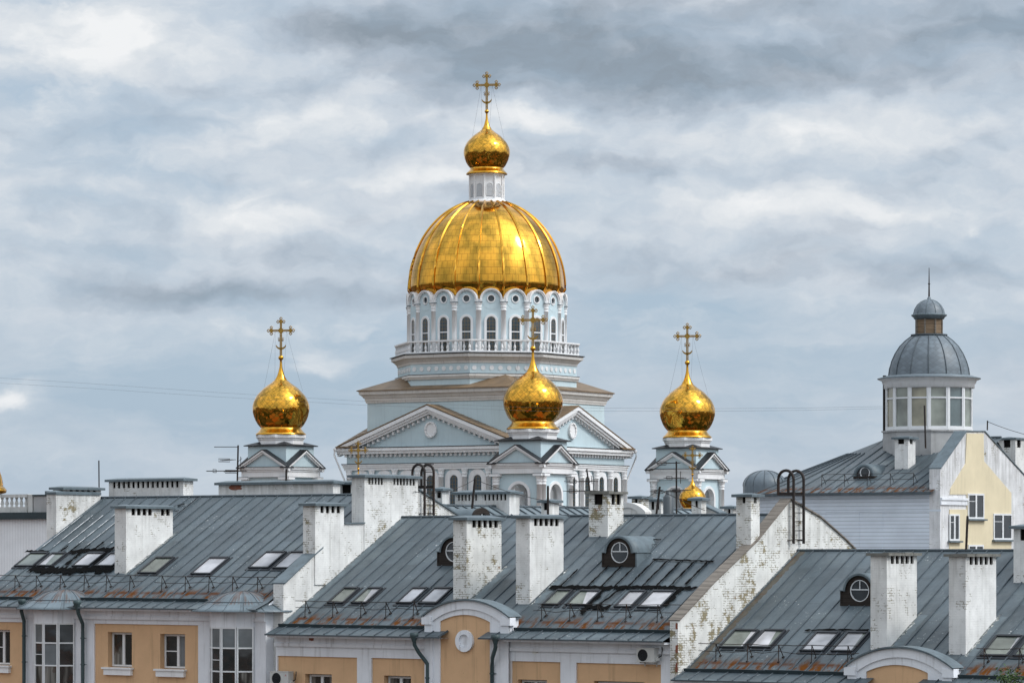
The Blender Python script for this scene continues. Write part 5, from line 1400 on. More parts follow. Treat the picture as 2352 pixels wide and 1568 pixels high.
# ================================================================== THE CATHEDRAL
CF = Frame((1118 - CX) / 24.0, FPX / 24.0, 32.5)
CATH = thing('cathedral', 'pale blue and white cathedral with a great gilt dome and gilt onion domes', 'cathedral', CF, (0, 0, 0))
OFF[CATH.name] = (0, 0, 0)
def dv(phi, r):                    # seen at angle phi from the line of sight, radius r: local x, y
    X, Y = math.sin(R(phi)) * r, -math.cos(R(phi)) * r
    return X * CF.c - Y * CF.s, X * CF.s + Y * CF.c
def la(phi): x, y = dv(phi, 1); return math.atan2(y, x)

U = 1 / 86.5                       # reading of an enlarged view of a belfry dome
BULB = [(206, 1050), (207, 1044), (196, 1034), (182, 1020), (171, 1006), (166, 998), (166, 990), (178, 978), (191, 962), (208, 932), (222, 898), (231, 864), (234, 836), (232, 812), (224, 780), (211, 750), (196, 727),
        (172, 700), (142, 669), (108, 645), (78, 624), (52, 602), (34, 572), (24, 545), (17, 518), (12, 495), (10, 470), (9, 440), (10, 436)]
def onion(par, c, k, seg=56, tiles=26, tip=True):
    pr = [(r * U * k, (1050 - y) * U * k) for r, y in BULB]
    mb = MB()
    i0 = 6                                           # flared skirt below, diamond sheets above
    mb.lathe(pr[:i0 + 1], seg, c, 0, True, 1)
    # arc length in units of the local tile so that the diamonds stay square
    v = [0.0]
    body = pr[i0:22]
    for a, b in zip(body, body[1:]):
        L = math.hypot(a[0] - b[0], a[1] - b[1]); w = 2 * math.pi * max((a[0] + b[0]) / 2, .35 * k) / tiles
        v.append(v[-1] + L / w)
    fine = []; fv = []
    for i in range(len(body) - 1):
        for s in range(2):
            fine.append((body[i][0] + (body[i + 1][0] - body[i][0]) * s / 2, body[i][1] + (body[i + 1][1] - body[i][1]) * s / 2)); fv.append(v[i] + (v[i + 1] - v[i]) * s / 2)
    fine.append(body[-1]); fv.append(v[-1])
    mb.lathe(body, seg, c, 0, True, 0, lambda i, j: (j * tiles / seg, v[i]))
    mb.lathe(pr[21:], seg // 2, c, 0, True, 1)
    o = mb.build('onion_dome', [M['gold_d'], M['gold']], par)
    mb = MB(); zb = (1050 - 420) * U * k; r = 21 * U * k
    mb.lathe([(max(.004, r * math.cos(R(a))), zb + r * math.sin(R(a))) for a in range(-90, 91, 15)], 24, c)
    mb.lathe([(r * 1.08, zb - .02 * k), (r * 1.08, zb + .02 * k)], 24, c); mb.build('finial_ball', M['gold'], par)
    return o

def cross(par, c, k):
    """openwork trefoil-ended cross on a crescent, facing the front-left of the church; about 3.8 m at k = 1"""
    mb = MB(); cx, cy, cz = c; t = .05 * k
    X = lambda u: (cx + u * CR.c, cy + u * CR.s)       # faces the viewer side of the church axis
    def P(u, z, o=0): a = X(u * k); return Vector((a[0] - o * CR.s, a[1] + o * CR.c, cz + z * k))
    def bar(p, q, w, d=t):
        p, q = Vector(p), Vector(q); e = (q - p); n = Vector((-e[1], e[0])).normalized() * w
        A = [P(p[0] + n[0], p[1] + n[1], -d), P(q[0] + n[0], q[1] + n[1], -d), P(q[0] - n[0], q[1] - n[1], -d), P(p[0] - n[0], p[1] - n[1], -d)]
        B = [P(p[0] + n[0], p[1] + n[1], d), P(q[0] + n[0], q[1] + n[1], d), P(q[0] - n[0], q[1] - n[1], d), P(p[0] - n[0], p[1] - n[1], d)]
        mb.hexa(A + B)
    H, cr = 3.62, 2.36                                  # height and level of the arms above the ball
    for s in (-1, 1): bar((s * .066, 0), (s * .066, cr), .044); bar((s * .06, cr), (s * .06, H - .38), .042); bar((-.9, cr + s * .062), (.9, cr + s * .062), .044)
    z = .12
    while z < H - .45: bar((-.06, z), (.06, z + .07), .014); z += .13
    u = -.85
    while u < .85: bar((u, cr - .055), (u + .07, cr + .055), .014); u += .13
    def loop(pts, r): mb.tube([P(*p) for p in pts], r * k, 5, 0, True)
    def disc(u, z, r, d=.06, n=10):
        ring = [(u + r * math.cos(2 * math.pi * i / n), z + r * math.sin(2 * math.pi * i / n)) for i in range(n)]
        mb.extrude(ring, lambda a, b: P(a, b, -d * k), lambda a, b: P(a, b, d * k))
    disc(0, cr, .25, .07, 8)
    for (eu, ez, du, dz) in ((-.93, cr, -1, 0), (.93, cr, 1, 0), (0, H - .42, 0, 1)):
        disc(eu, ez, .175, .06, 8)
        for r in (0, 90, -90):
            a = math.atan2(dz, du) + R(r); lx, lz = math.cos(a), math.sin(a); nx, nz = -lz, lx
            q = lambda f, s: (eu + lx * f + nx * s, ez + lz * f + nz * s)
            loop([q(.14, 0), q(.21, .11), q(.30, .135), q(.36, .07), q(.42, 0), q(.36, -.07), q(.30, -.135), q(.21, -.11)], .044)
            bar(q(.12, 0), q(.3, 0), .022)
    for a in range(15, 360, 30):
        bar((.2 * math.cos(R(a)), cr + .2 * math.sin(R(a))), (.40 * math.cos(R(a)), cr + .40 * math.sin(R(a))), .008, .01)
    out = []; inn = []
    for i in range(17):
        a = R(190 + 160 * i / 16); out.append((.50 * math.cos(a), 1.02 + .46 * math.sin(a))); inn.append((.46 * math.cos(a), 1.08 + .33 * math.sin(a)))
    for i in range(16):
        p = (out[i], out[i + 1], inn[i + 1], inn[i]); mb.hexa([P(*q, -t) for q in p] + [P(*q, t) for q in p])
    for s in (-1, 1):
        loop([(s * .08, 1.40), (s * .22, 1.36), (s * .27, 1.46), (s * .20, 1.55), (s * .12, 1.50)], .034); loop([(s * .2, 1.55), (s * .29, 1.62), (s * .2, 1.72), (s * .14, 1.64)], .03)
        bar((s * .05, 1.45), (s * .2, 1.45), .02)
    return mb.build('cross', M['gold_x'], par)
class CR: a = R(32.5 - 10); c, s = math.cos(a), math.sin(a)

def guys(par, c, k, kx):
    mb = MB(); zc_ = (1050 - 400) * U * k + 2.3 * kx
    for su in (-1, 1):
        for sv in (-1, 1):
            top = Vector((c[0] + su * .55 * kx * CR.c, c[1] + su * .55 * kx * CR.s, c[2] + zc_))
            e = 1.92 * k; bot = Vector((c[0] + e * (su * CR.c - .42 * sv * CR.s), c[1] + e * (su * CR.s + .42 * sv * CR.c), c[2] + (1050 - 690) * U * k))
            if sv < 0: bot = Vector((c[0] + su * .42 * k * CR.c + .7 * k * CR.s, c[1] + su * .42 * k * CR.s - .7 * k * CR.c, c[2] + (1050 - 615) * U * k))
            n = 6; mb.tube([top.lerp(bot, i / n) - Vector((0, 0, .12 * k * 4 * (i / n) * (1 - i / n))) for i in range(n + 1)], .007, 4)
    return mb.build('guy_chain', M['cable'], par)

# ------------------------------------------------------------------ generic church pieces, all in a facade frame: x along, y outward negative
def arch_ring(mb, x0, x1, z0, z1, w, y0, y1, mi=0, n=14):
    mb.ring(arch(x0, x1, z0, z1, n), arch(x0 + w, x1 - w, z0, z1 - w, n), lambda a, b: (a, y0, b), lambda a, b: (a, y1, b), mi, False)
def arch_fill(mb, x0, x1, z0, z1, y, mi=0, n=14): mb.face([(a, y, b) for a, b in arch(x0, x1, z0, z1, n)][::-1], mi)
def arched_window(name, par, w, h, surround, y=0.0, bottom=0.0, mull=True):
    """arched window standing at x = 0, its foot at z = 0, wall face at y = 0"""
    mb = MB(); s = surround
    if s: arch_ring(mb, -w / 2 - s, w / 2 + s, bottom, h + s, s, -.10, .0)
    arch_ring(mb, -w / 2 + .002, w / 2 - .002, bottom, h - .002, .06, -.085, .0)
    mb.box(-w / 2 + .06, w / 2 - .06, -.075, -.02, h * .56, h * .56 + .09)
    o = mb.build(name, M['trim'], par, (0, 0, 0))
    g = MB(); arch_fill(g, -w / 2 + .03, w / 2 - .03, bottom, h - .03, -.035)
    for k in (-1, 1):
        g.box(k * w / 6 - .007, k * w / 6 + .007, -.046, -.04, bottom, h - .12, 1)
    z = bottom + .3
    while z < h - .1: g.box(-w / 2 + .05, w / 2 - .05, -.046, -.04, z - .006, z + .006, 1); z += .33
    g.build('pane', [M['pane_ch'], M['gold_x']], o, (0, 0, 0))
    return o
def put(o, x, y, z, a): o.location = (x, y, z); o.rotation_euler = (0, 0, a); return o
def ring_prof(r, h, base=.0):
    return [(r * 1.25, 0), (r * 1.25, .12), (r * 1.1, .2), (r, .3), (r * .92, h - .75), (r * 1.05, h - .74), (r * 1.05, h - .66), (r * .95, h - .64), (r * .97, h - .5), (r * 1.08, h - .46), (r * 1.08, h - .36), (r * 1.0, h - .32), (r * 1.03, h - .22), (r * 1.24, h - .10), (r * 1.28, h)]

# ------------------------------------------------------------------ main body, upper cube
def body():
    mb = MB(); hb = 9.6
    mb.box(-hb, hb, -hb, hb, 0, 29.45)
    k = (33.25 - 29.45) / 10.6
    for rot in range(2):
        f = (lambda x, z, y: (x, y, z)) if not rot else (lambda x, z, y: (-y, x, z))
        mb.extrude([(-9.7, 29.47), (9.7, 29.47), (0, 33.1)], lambda x, z: f(x, z, -9.5), lambda x, z: f(x, z, 9.5))
    mb.box(-8.2, 8.2, -8.2, 8.2, 29.0, 34.3)
    mb.build('wall', M['blue'], CATH)
    tr = MB()                                    # cornice of the cube
    tr.lathe([(h0 * 2 ** .5, z0) for h0, z0 in ((8.22, 33.92), (8.30, 33.94), (8.32, 34.12), (8.37, 34.14), (8.39, 34.36), (8.48, 34.40), (8.56, 34.56), (8.70, 34.70), (8.78, 34.74), (8.80, 35.0), (8.86, 35.02), (8.86, 35.06))], 4, (0, 0, 0), R(45), False)
    tr.build('cornice', M['trim_c'], CATH)
    rf = MB(); e = 8.95; z = 35.06; Ro = 8.70; ap = Ro * math.cos(R(22.5)); tt = Ro * math.sin(R(22.5))
    rf.box(-e, e, -e, e, z, z + .07)
    for q in range(4):                           # low slopes against the octagon and a broach in each corner
        ca, sa = math.cos(math.pi / 2 * q), math.sin(math.pi / 2 * q)
        T = lambda x, y, zz: (x * ca - y * sa, x * sa + y * ca, zz)
        zi = z + .42
        rf.face([T(-e + .0, -e, z + .075), T(e, -e, z + .075), T(tt, -ap, zi), T(-tt, -ap, zi)])
        am = T(ap * .7071, -ap * .7071, z + 1.42)
        rf.face([T(e, -e, z + .075), am, T(tt, -ap, zi)]); rf.face([T(e, -e, z + .075), T(ap, -tt, zi), am])
    rf.build('roof', M['brown'], CATH)
    # cross gable roofs
    gb = MB(); L = 10.45
    for rot in range(4):
        ca, sa = math.cos(math.pi / 2 * rot), math.sin(math.pi / 2 * rot)
        T = lambda x, y, zz: (x * ca - y * sa, x * sa + y * ca, zz)
        zr, zl = 33.62, 33.62 - .368 * L
        for sx in (-1, 1):
            P = [T(0, -10.32, zr), T(sx * L, -10.32, zl), T(sx * L, -8.0, zl), T(0, -8.0, zr)]
            if sx > 0: P = P[::-1]
            gb.hexa([(p[0], p[1], p[2] - .10) for p in P] + P)
            for i in range(14):
                x = sx * (.4 + i * .8)
                if abs(x) > L - .1: continue
                a, b = T(x, -10.3, zr - .368 * abs(x)), T(x, -8.0, zr - .368 * abs(x)); gb.tube([a, b], .028, 4)
    gb.build('gable_roof', M['brown'], CATH)
body()

def facade(rot):
    """entablature, pediment, columns and windows of one front; rot turns it about the middle of the church"""
    A = math.pi / 2 * rot
    def fin(mb, name, m, **k): o = mb.build(name, m, CATH, (0, 0, 0)); o.rotation_euler = (0, 0, A); return o
    y = -9.6
    e = MB()
    for z0, z1, p in ((29.36, 29.62, .66), (29.08, 29.358, .50), (27.98, 28.10, .36), (27.78, 27.978, .28), (27.55, 27.778, .20)):
        e.box(-9.6 - p, 9.6 + p, y - p, y - .002, z0, z1)
    x = -9.72
    while x < 9.6: e.box(x, x + .24, y - .22, y - .002, 28.80, 29.078); x += .52
    fin(e, 'entablature', M['trim'])
    d = MB(); d.box(-10.0, 10.0, y - .39, y - .002, 28.102, 28.16); d.box(-10.3, 10.3, y - .69, y - .2, 29.622, 29.70); fin(d, 'ledge_sheet', M['black'])
    t = MB(); zr = 33.5; k = .368                   # raking cornice, dentils
    for sx in (-1, 1):
        for (dz0, dz1, o0) in ((-.36, -.02, .70), (-.60, -.362, .54), (-.80, -.602, .40)):
            zl = zr - k * 10.4
            P = [(0, y - o0, zr + dz0), (sx * 10.4, y - o0, zl + dz0), (sx * 10.4, y + .1, zl + dz0), (0, y + .1, zr + dz0)]
            Q = [(0, y - o0, zr + dz1), (sx * 10.4, y - o0, zl + dz1), (sx * 10.4, y + .1, zl + dz1), (0, y + .1, zr + dz1)]
            if sx < 0: P, Q = P[::-1], Q[::-1]
            t.hexa(P + Q)
        x = .30
        while x < 8.7:
            z = zr - k * x - .80; t.hexa([(sx * x, y - .20, z - .28), (sx * x + .2, y - .20, z - .28), (sx * x + .2, y + .1, z - .28), (sx * x, y + .1, z - .28), (sx * x, y - .20, z), (sx * x + .2, y - .20, z), (sx * x + .2, y + .1, z), (sx * x, y + .1, z)]); x += .57
    pd = fin(t, 'pediment', M['trim'])
    m = MB(); cc = (0.0, 31.25)
    m.ring(circle(*cc, .66, .76), circle(*cc, .50, .60), lambda a, b: (a, y - .14, b), lambda a, b: (a, y + .16, b)); m.face([(a, y - .04, b) for a, b in circle(*cc, .5, .6)][::-1])
    for i in range(12):
        a = 2 * math.pi * i / 12; m.lathe([(.11, 0), (.09, .05), (.02, .07)], 8, (.55 * math.cos(a), y - .1, cc[1] + .64 * math.sin(a)))
    o = m.build('medallion', M['trim'], pd, (0, 0, 0))
    n = 8
    for i in range(n):
        x = -9.17 + 2.62 * i
        c = MB(); c.lathe(ring_prof(.26, 8.2), 18, (x, y - .24, 19.34))
        fin(c, 'column', M['trim'])
    for i in range(n - 1):
        x = -9.17 + 2.62 * (i + .5)
        w = arched_window('window', CATH, .98, 7.15, .50, 0, 0)
        ca, sa = math.cos(A), math.sin(A); yy = y - .0
        put(w, x * ca - yy * sa, x * sa + yy * ca, 19.9, A)
for q in (0, 1): facade(q)

def gutter_legs():
    for (sx, sy) in ((-1, -1), (1, 1)):
        c = MB(); x0, y0 = sx * 10.4, sy * 10.4
        p = [(x0, y0, 29.5), (sx * 10.45, sy * 10.45, 29.0), (sx * 9.75, sy * 9.75, 26.6), (sx * 9.75, sy * 9.75, 20)]
        c.tube(p, .09, 8); c.lathe([(.09, -.15), (.16, .0), (.16, .14), (.11, .15)], 10, p[0]); c.build('drainpipe', M['trim'], CATH)
gutter_legs()

# ------------------------------------------------------------------ octagon, balustrade, drum
def drum():
    o8 = lambda mb, pr, mi=0: mb.lathe(pr, 8, (0, 0, 0), R(22.5), False, mi)
    mb = MB(); o8(mb, [(8.70, 34.6), (8.70, 38.0)]); mb.build('octagon_wall', M['blue'], CATH)
    t = MB()
    o8(t, [(8.71, 36.02), (8.86, 36.04), (8.92, 36.22), (9.0, 36.24), (9.0, 36.44), (8.71, 36.46)])
    o8(t, [(8.71, 37.48), (8.78, 37.50), (8.80, 37.66), (8.90, 37.76), (9.06, 37.92), (9.22, 38.02), (9.34, 38.06), (9.36, 38.34), (6, 38.37)])
    t.build('octagon_cornice', M['trim_c'], CATH)
    d = MB(); o8(d, [(8.71, 36.462), (9.02, 36.464), (9.02, 36.50), (8.71, 36.52)]); o8(d, [(6, 38.375), (9.48, 38.378), (9.52, 38.40), (9.50, 38.45), (6, 38.47)]); d.build('ledge_sheet', M['black'], CATH)
    ds = MB(); ap = 8.70 * math.cos(R(22.5)); hw = 8.70 * math.sin(R(22.5))
    for q in range(8):
        a = math.pi / 4 * q; ca, sa = math.cos(a), math.sin(a)
        for i in range(8):
            x = -hw + hw * 2 * (i + .5) / 8
            ring = [(x + .22 * math.cos(2 * math.pi * j / 14), 37.02 + .22 * math.sin(2 * math.pi * j / 14)) for j in range(14)]
            f = lambda r: (lambda u, z: (r * ca - u * sa, r * sa + u * ca, z))
            ds.extrude(ring, f(ap + .05), f(ap - .02))
    ds.build('frieze_disc', M['trim'], CATH)['label'] = 'row of small white discs on the blue frieze'
    # balustrade
    b = MB(); o8(b, [(8.72, 38.47), (8.72, 38.62), (8.98, 38.62), (8.98, 38.47)][::-1]); o8(b, [(8.68, 39.50), (9.02, 39.50), (9.04, 39.56), (9.04, 39.66), (8.66, 39.68), (8.66, 39.52)])
    bo = b.build('balustrade', M['trim'], CATH)
    Rb = 8.85; apb = Rb * math.cos(R(22.5)); hwb = Rb * math.sin(R(22.5)); H = .88
    prof = [(.105, 0), (.105, .08), (.06, .11), (.075, .16), (.125, .30), (.115, .40), (.06, .58), (.045, .70), (.07, .74), (.10, .80), (.10, H)]
    first = None
    for q in range(8):
        a = math.pi / 4 * q
        wx, wy = math.cos(a) * CF.c + math.sin(a) * CF.s, -math.cos(a) * CF.s + math.sin(a) * CF.c
        if wy > .5: continue
        for i in range(11):
            u = -hwb + 2 * hwb * i / 11
            x, y = apb * math.cos(a) - u * math.sin(a), apb * math.sin(a) + u * math.cos(a)
            if first is None:
                m = MB(); m.lathe(prof, 10); first = m.build('baluster', M['trim'], bo, (0, 0, 0)); o = first
            else: o = first.copy(); COL.objects.link(o)
            o.location = (x, y, 38.62)
    # drum wall with arcade
    Rd = 7.42; N = 20; z0, zs, ra = 38.47, 43.42, 1.06
    w = MB(); w.lathe([(Rd / math.cos(R(9)), z0), (Rd / math.cos(R(9)), zs - .27), (6.9, zs - .26)], 20, (0, 0, 0), la(-5.4), False); w.build('drum_wall', M['blue'], CATH)
    pc = pa = pw = po = None
    pb = MB()
    for k in range(N):
        phi = -5.4 + 18 * k; phi = (phi + 180) % 360 - 180
        if abs(phi) > 112: continue
        x, y = dv(phi, 7.44); a = la(phi) + math.pi / 2
        if pc is None:
            c = MB(); c.lathe(ring_prof(.27, 4.70), 16); c.box(-.36, .36, -.32, .30, 4.705, 4.78, 1); c.box(-.30, .30, -.24, .30, 4.782, 5.0); pc = c.build('column', [M['trim'], M['metal']], CATH, (0, 0, 0)); o = pc
        else: o = copy_tree(pc, CATH)
        put(o, x, y, z0, a)
        phb = phi + 9; x, y = dv(phb, 7.42); a = la(phb) + math.pi / 2
        if pa is None:
            c = MB(); n = 20
            outer = [(-ra * math.cos(math.pi * i / n), ra * math.sin(math.pi * i / n)) for i in range(n + 1)]
            inner = [(-(ra - .20) * math.cos(math.pi * i / n), (ra - .20) * math.sin(math.pi * i / n)) for i in range(n + 1)]
            mid = [(-(ra - .09) * math.cos(math.pi * i / n), (ra - .09) * math.sin(math.pi * i / n)) for i in range(n + 1)]
            c.ring(outer, mid, lambda p, q: (p, -.26, q), lambda p, q: (p, .9, q), 0, False); c.ring(mid, inner, lambda p, q: (p, -.19, q), lambda p, q: (p, .3, q), 0, False)
            c.box(-ra, -ra + .20, -.24, .3, -.34, -.003); c.box(ra - .20, ra, -.24, .3, -.34, -.003)
            c.ring([(-(ra - .19) * math.cos(math.pi * i / n), (ra - .19) * math.sin(math.pi * i / n)) for i in range(-n, n)], [(-.30 * math.cos(math.pi * i / n), .12 + .30 * math.sin(math.pi * i / n)) for i in range(-n, n)], lambda p, q: (p, -.012, q), lambda p, q: (p, .16, q), 1)
            c.ring(circle(0, .12, .40), circle(0, .12, .30), lambda p, q: (p, -.07, q), lambda p, q: (p, .12, q), 0)
            pa = c.build('arch', [M['trim'], M['blue'], M['gold']], CATH, (0, 0, 0)); o = pa
            g = MB(); g.face([(p, .10, q) for p, q in circle(0, .12, .34)][::-1]); g.build('oculus', M['pane_ch'], pa, (0, 0, 0))
        else: o = copy_tree(pa, CATH)
        put(o, x, y, zs, a)
        x, y = dv(phb, Rd + .004)
        if pw is None: pw = arched_window('window', CATH, .96, 3.42, .17); arch_ring(pb, -.62, .62, 0, 3.85, .14, -.12, .0); o = pw
        else: o = copy_tree(pw, CATH)
        put(o, x, y, z0 + .02, a)
drum()

def great_dome():
    zc, a, h = 44.75, 7.52, 8.75
    pr = [(7.05, 43.30), (7.10, 43.9), (7.22, 44.35)]
    tmax = math.asin(min(1, (53.62 - zc) / h)) if 53.62 - zc < h else R(86)
    tmax = math.acos(1.75 / a)
    for i in range(0, 31):
        t = .015 + (tmax - .015) * i / 30; pr.append((a * math.cos(t), zc + h * math.sin(t)))
    L = [0.0]
    for p, q in zip(pr, pr[1:]): L.append(L[-1] + math.hypot(p[0] - q[0], p[1] - q[1]))
    mb = MB(); seg = 80
    mb.lathe(pr, seg, (0, 0, 0), la(-5.4), True, 0, lambda i, j: (j * 80 / seg * 1.0, L[i] / .66))
    o = mb.build('great_dome', M['gold_p'], CATH)
    top = pr[-1]
    for k in range(20):
        an = la(-5.4 + 18 * k); m = MB()
        m.tube([((r + .02) * math.cos(an), (r + .02) * math.sin(an), z) for r, z in pr[2:]], .125, 4, 0, False, False)
        m.build('rib', M['gold'], o)
    c = MB(); c.lathe([(1.95, top[1] - .25), (1.98, top[1] + .06), (1.80, top[1] + .14), (1.72, top[1] + .16)], 32, (0, 0, 0)); c.build('collar', M['trim'], o)
    # lantern
    zl0, zl1 = top[1] + .10, 55.90
    l = MB(); l.lathe([(1.74, zl0), (1.74, zl0 + .16), (1.62, zl0 + .17), (1.62, zl1 - .18), (1.74, zl1 - .16), (1.80, zl1)], 10, (0, 0, 0), la(-8), False)
    for k in range(10):
        an = la(-8 + 36 * k); l.tube([(1.64 * math.cos(an), 1.64 * math.sin(an), zl0 + .16), (1.64 * math.cos(an), 1.64 * math.sin(an), zl1 - .17)], .10, 6)
    lo = l.build('lantern', M['trim'], CATH)
    for k in range(10):
        an = la(10 + 36 * k) + math.pi / 2; x, y = dv(10 + 36 * k, 1.62 * math.cos(R(18)) + .012)
        g = MB(); n = 13; zb = .0
        arch_ring(g, -.36, .36, 0, 1.30, .05, -.04, 0); arch_fill(g, -.33, .33, 0, 1.27, -.012, 1)
        for i in range(13):
            z = .06 + i * .092; hw = .31 if z < .9 else math.sqrt(max(.01, .33 ** 2 - (z - .93) ** 2)) - .02 if z > .93 else .31
            g.hexa([(-hw, -.035, z), (hw, -.035, z), (hw, -.016, z + .03), (-hw, -.016, z + .03), (-hw, -.035, z + .012), (hw, -.035, z + .012), (hw, -.016, z + .042), (-hw, -.016, z + .042)])
        lv = g.build('louvre', [M['trim'], M['louvre']], lo, (0, 0, 0)); put(lv, x, y, zl0 + .34, an)
    kb = .823
    sk = MB(); sk.lathe([(1.78, zl1 + .002), (1.98, zl1 + .01), (1.98, zl1 + .05), (1.7, zl1 + .06)], 40, (0, 0, 0)); sk.build('skirt_sheet', M['gold'], CATH)
    onion(CATH, (0, 0, zl1 + .05), kb, 56, 26)
    cross(CATH, (0, 0, zl1 + .05 + (1050 - 402) * U * kb), 1.0)
    guys(CATH, (0, 0, zl1 + .05), kb, 1.0)
great_dome()

# ------------------------------------------------------------------ corner belfries
def belfry():
    Hs = 2.35; He = 2.62; top = 26.85
    mb = MB()
    hw, za, zb = .98, 20.2, 25.95                         # arched openings, hollow inside
    n = 14
    for q in range(4):
        ca, sa = math.cos(math.pi / 2 * q), math.sin(math.pi / 2 * q)
        T = lambda x, y, z: (x * ca - y * sa, x * sa + y * ca, z)
        for yy, fl in ((-Hs, 0), (-Hs + .42, 1)):
            hx = Hs if not fl else Hs - .42
            A = arch(-hw, hw, za, zb, n)
            fs_ = [[T(-hx, yy, za), T(-hw, yy, za), T(-hw, yy, top), T(-hx, yy, top)], [T(hw, yy, za), T(hx, yy, za), T(hx, yy, top), T(hw, yy, top)]]
            for (x0, z0), (x1, z1) in zip(A[1:-1], A[2:-1]): fs_.append([T(x0, yy, z0), T(x1, yy, z1), T(x1, yy, top), T(x0, yy, top)])
            for f in fs_: mb.face(f if not fl else f[::-1], 0 if not fl else 1)
        A = arch(-hw, hw, za, zb, n)
        for (x0, z0), (x1, z1) in zip(A, A[1:]): mb.face([T(x0, -Hs, z0), T(x0, -Hs + .42, z0), T(x1, -Hs + .42, z1), T(x1, -Hs, z1)], 1)
    mb.box(-He, He, -He, He, 0, 20.2, 0); mb.face([(-2, -2, top - .3), (2, -2, top - .3), (2, 2, top - .3), (-2, 2, top - .3)], 1)
    o = mb.build('corner_belfry', [M['blue'], M['trim']], CATH, (0, 0, 0))
    sub = lambda m, name, mt: m.build(name, mt, o, (0, 0, 0))
    t = MB()                                              # entablature
    for h, z0, z1 in ((2.66, 26.86, 27.38), (2.74, 27.382, 27.56), (2.86, 27.562, 27.70)): t.box(-h, h, -h, h, z0, z1)
    sub(t, 'entablature', M['trim'])
    for q in range(4):
        a = math.pi / 2 * q; ca, sa = math.cos(a), math.sin(a)
        T = lambda x, y, z: (x * ca - y * sa, x * sa + y * ca, z)
        for x in (-2.28, 2.28):
            c = MB(); p = T(x, -2.52, 0); c.lathe(ring_prof(.28, 6.4), 16, (p[0], p[1], 20.2)); sub(c, 'column', M['trim'])
            c = MB(); x0, x1 = x - .46, x + .46; P = [T(x0, -2.96, 26.62), T(x1, -2.96, 26.62), T(x1, -2.1, 26.62), T(x0, -2.1, 26.62)]; c.hexa(P + [(p[0], p[1], p[2] + .22) for p in P]); c.hexa([(p[0], p[1], p[2] + .222) for p in P] + [(p[0], p[1], p[2] + .262) for p in P], 1); sub(c, 'capital', [M['trim'], M['black']])
        g = MB(); arch_ring(g, -hw - .26, hw + .26, za, zb + .26, .262, -Hs - .09, -Hs - .002); 
        s_ = g.build('archivolt', M['trim'], o, (0, 0, 0)); s_.rotation_euler = (0, 0, a)
        for z in (22.4, 23.6):
            r = MB(); r.box(-hw, hw, -Hs + .12, -Hs + .26, z, z + .12); s_ = r.build('rail', M['trim'], o, (0, 0, 0)); s_.rotation_euler = (0, 0, a)
        # gable with its raking mouldings and black sheet
        zr, k = 29.42, .56; Lx = 2.98
        p = MB(); p.extrude([(-2.74, 27.702), (2.74, 27.702), (0, 29.2)], lambda x, z: (x, -2.62, z), lambda x, z: (x, -2.0, z)); s_ = p.build('tympanum', M['blue'], o, (0, 0, 0)); s_.rotation_euler = (0, 0, a)
        p = MB()
        for sx in (-1, 1):
            for dz0, dz1, oo in ((-.20, -.012, 2.98), (-.36, -.202, 2.86)):
                P = [(0, -oo, zr + dz0), (sx * Lx, -oo, zr - k * Lx + dz0), (sx * Lx, -2.55, zr - k * Lx + dz0), (0, -2.55, zr + dz0)]; Q = [(x, y, z + dz1 - dz0) for x, y, z in P]
                if sx < 0: P, Q = P[::-1], Q[::-1]
                p.hexa(P + Q)
        p.box(-2.9, 2.9, -2.92, -2.55, 27.702, 27.78)
        s_ = p.build('pediment', M['trim'], o, (0, 0, 0)); s_.rotation_euler = (0, 0, a)
        p = MB()
        for sx in (-1, 1):
            Lr = 3.06
            P = [(0, -3.04, zr - .01), (sx * Lr, -3.04, zr - k * Lr - .01), (sx * Lr, -2.1, zr - k * Lr - .01), (0, -2.1, zr - .01)]; Q = [(x, y, z + .06) for x, y, z in P]
            if sx < 0: P, Q = P[::-1], Q[::-1]
            p.hexa(P + Q)
        p.box(-2.92, 2.92, -2.95, -2.60, 27.781, 27.83)
        s_ = p.build('gable_sheet', M['black'], o, (0, 0, 0)); s_.rotation_euler = (0, 0, a)
    m = MB(); m.box(-2.22, 2.22, -2.22, 2.22, 27.7, 29.78); sub(m, 'attic', M['blue'])
    r = MB(); e = 2.52; r.box(-e, e, -e, e, 29.782, 29.86)
    Ro = 2.18; ap, tt = Ro * math.cos(R(22.5)), Ro * math.sin(R(22.5))
    for q in range(4):
        ca, sa = math.cos(math.pi / 2 * q), math.sin(math.pi / 2 * q); T = lambda x, y, z: (x * ca - y * sa, x * sa + y * ca, z)
        r.face([T(-e, -e, 29.862), T(e, -e, 29.862), T(tt, -ap, 29.98), T(-tt, -ap, 29.98)])
        am = T(ap * .7071, -ap * .7071, 30.22); r.face([T(e, -e, 29.862), am, T(tt, -ap, 29.98)]); r.face([T(e, -e, 29.862), T(ap, -tt, 29.98), am])
    sub(r, 'attic_roof', M['black'])
    d = MB(); d.lathe([(2.18, 29.87), (2.18, 30.36), (2.26, 30.38), (2.30, 30.56), (2.42, 30.58), (2.44, 30.86), (1.5, 30.87)], 8, (0, 0, 0), R(22.5), False); sub(d, 'neck', M['trim'])
    b = MB(); b.lathe([(.02, 25.0), (.25, 24.98), (.36, 24.7), (.42, 24.3), (.58, 24.05), (.60, 24.0), (.0, 24.0)], 16); sub(b, 'bell', M['iron'])
    zb_ = 30.875
    onion(o, (0, 0, zb_), 1.0); cross(o, (0, 0, zb_ + (1050 - 402) * U), 1.0); guys(o, (0, 0, zb_), 1.0, 1.0)
    return o
bf = belfry()
a_ = 14.06
for i, (sx, sy, lb) in enumerate(((1, -1, 'belfry standing in front of the pediments'), (-1, -1, 'belfry at the left of the church'), (1, 1, 'belfry at the right of the church'))):
    o = bf if i == 0 else copy_tree(bf, CATH)
    o.location = (sx * a_, sy * a_, 0); o['label'] = lb
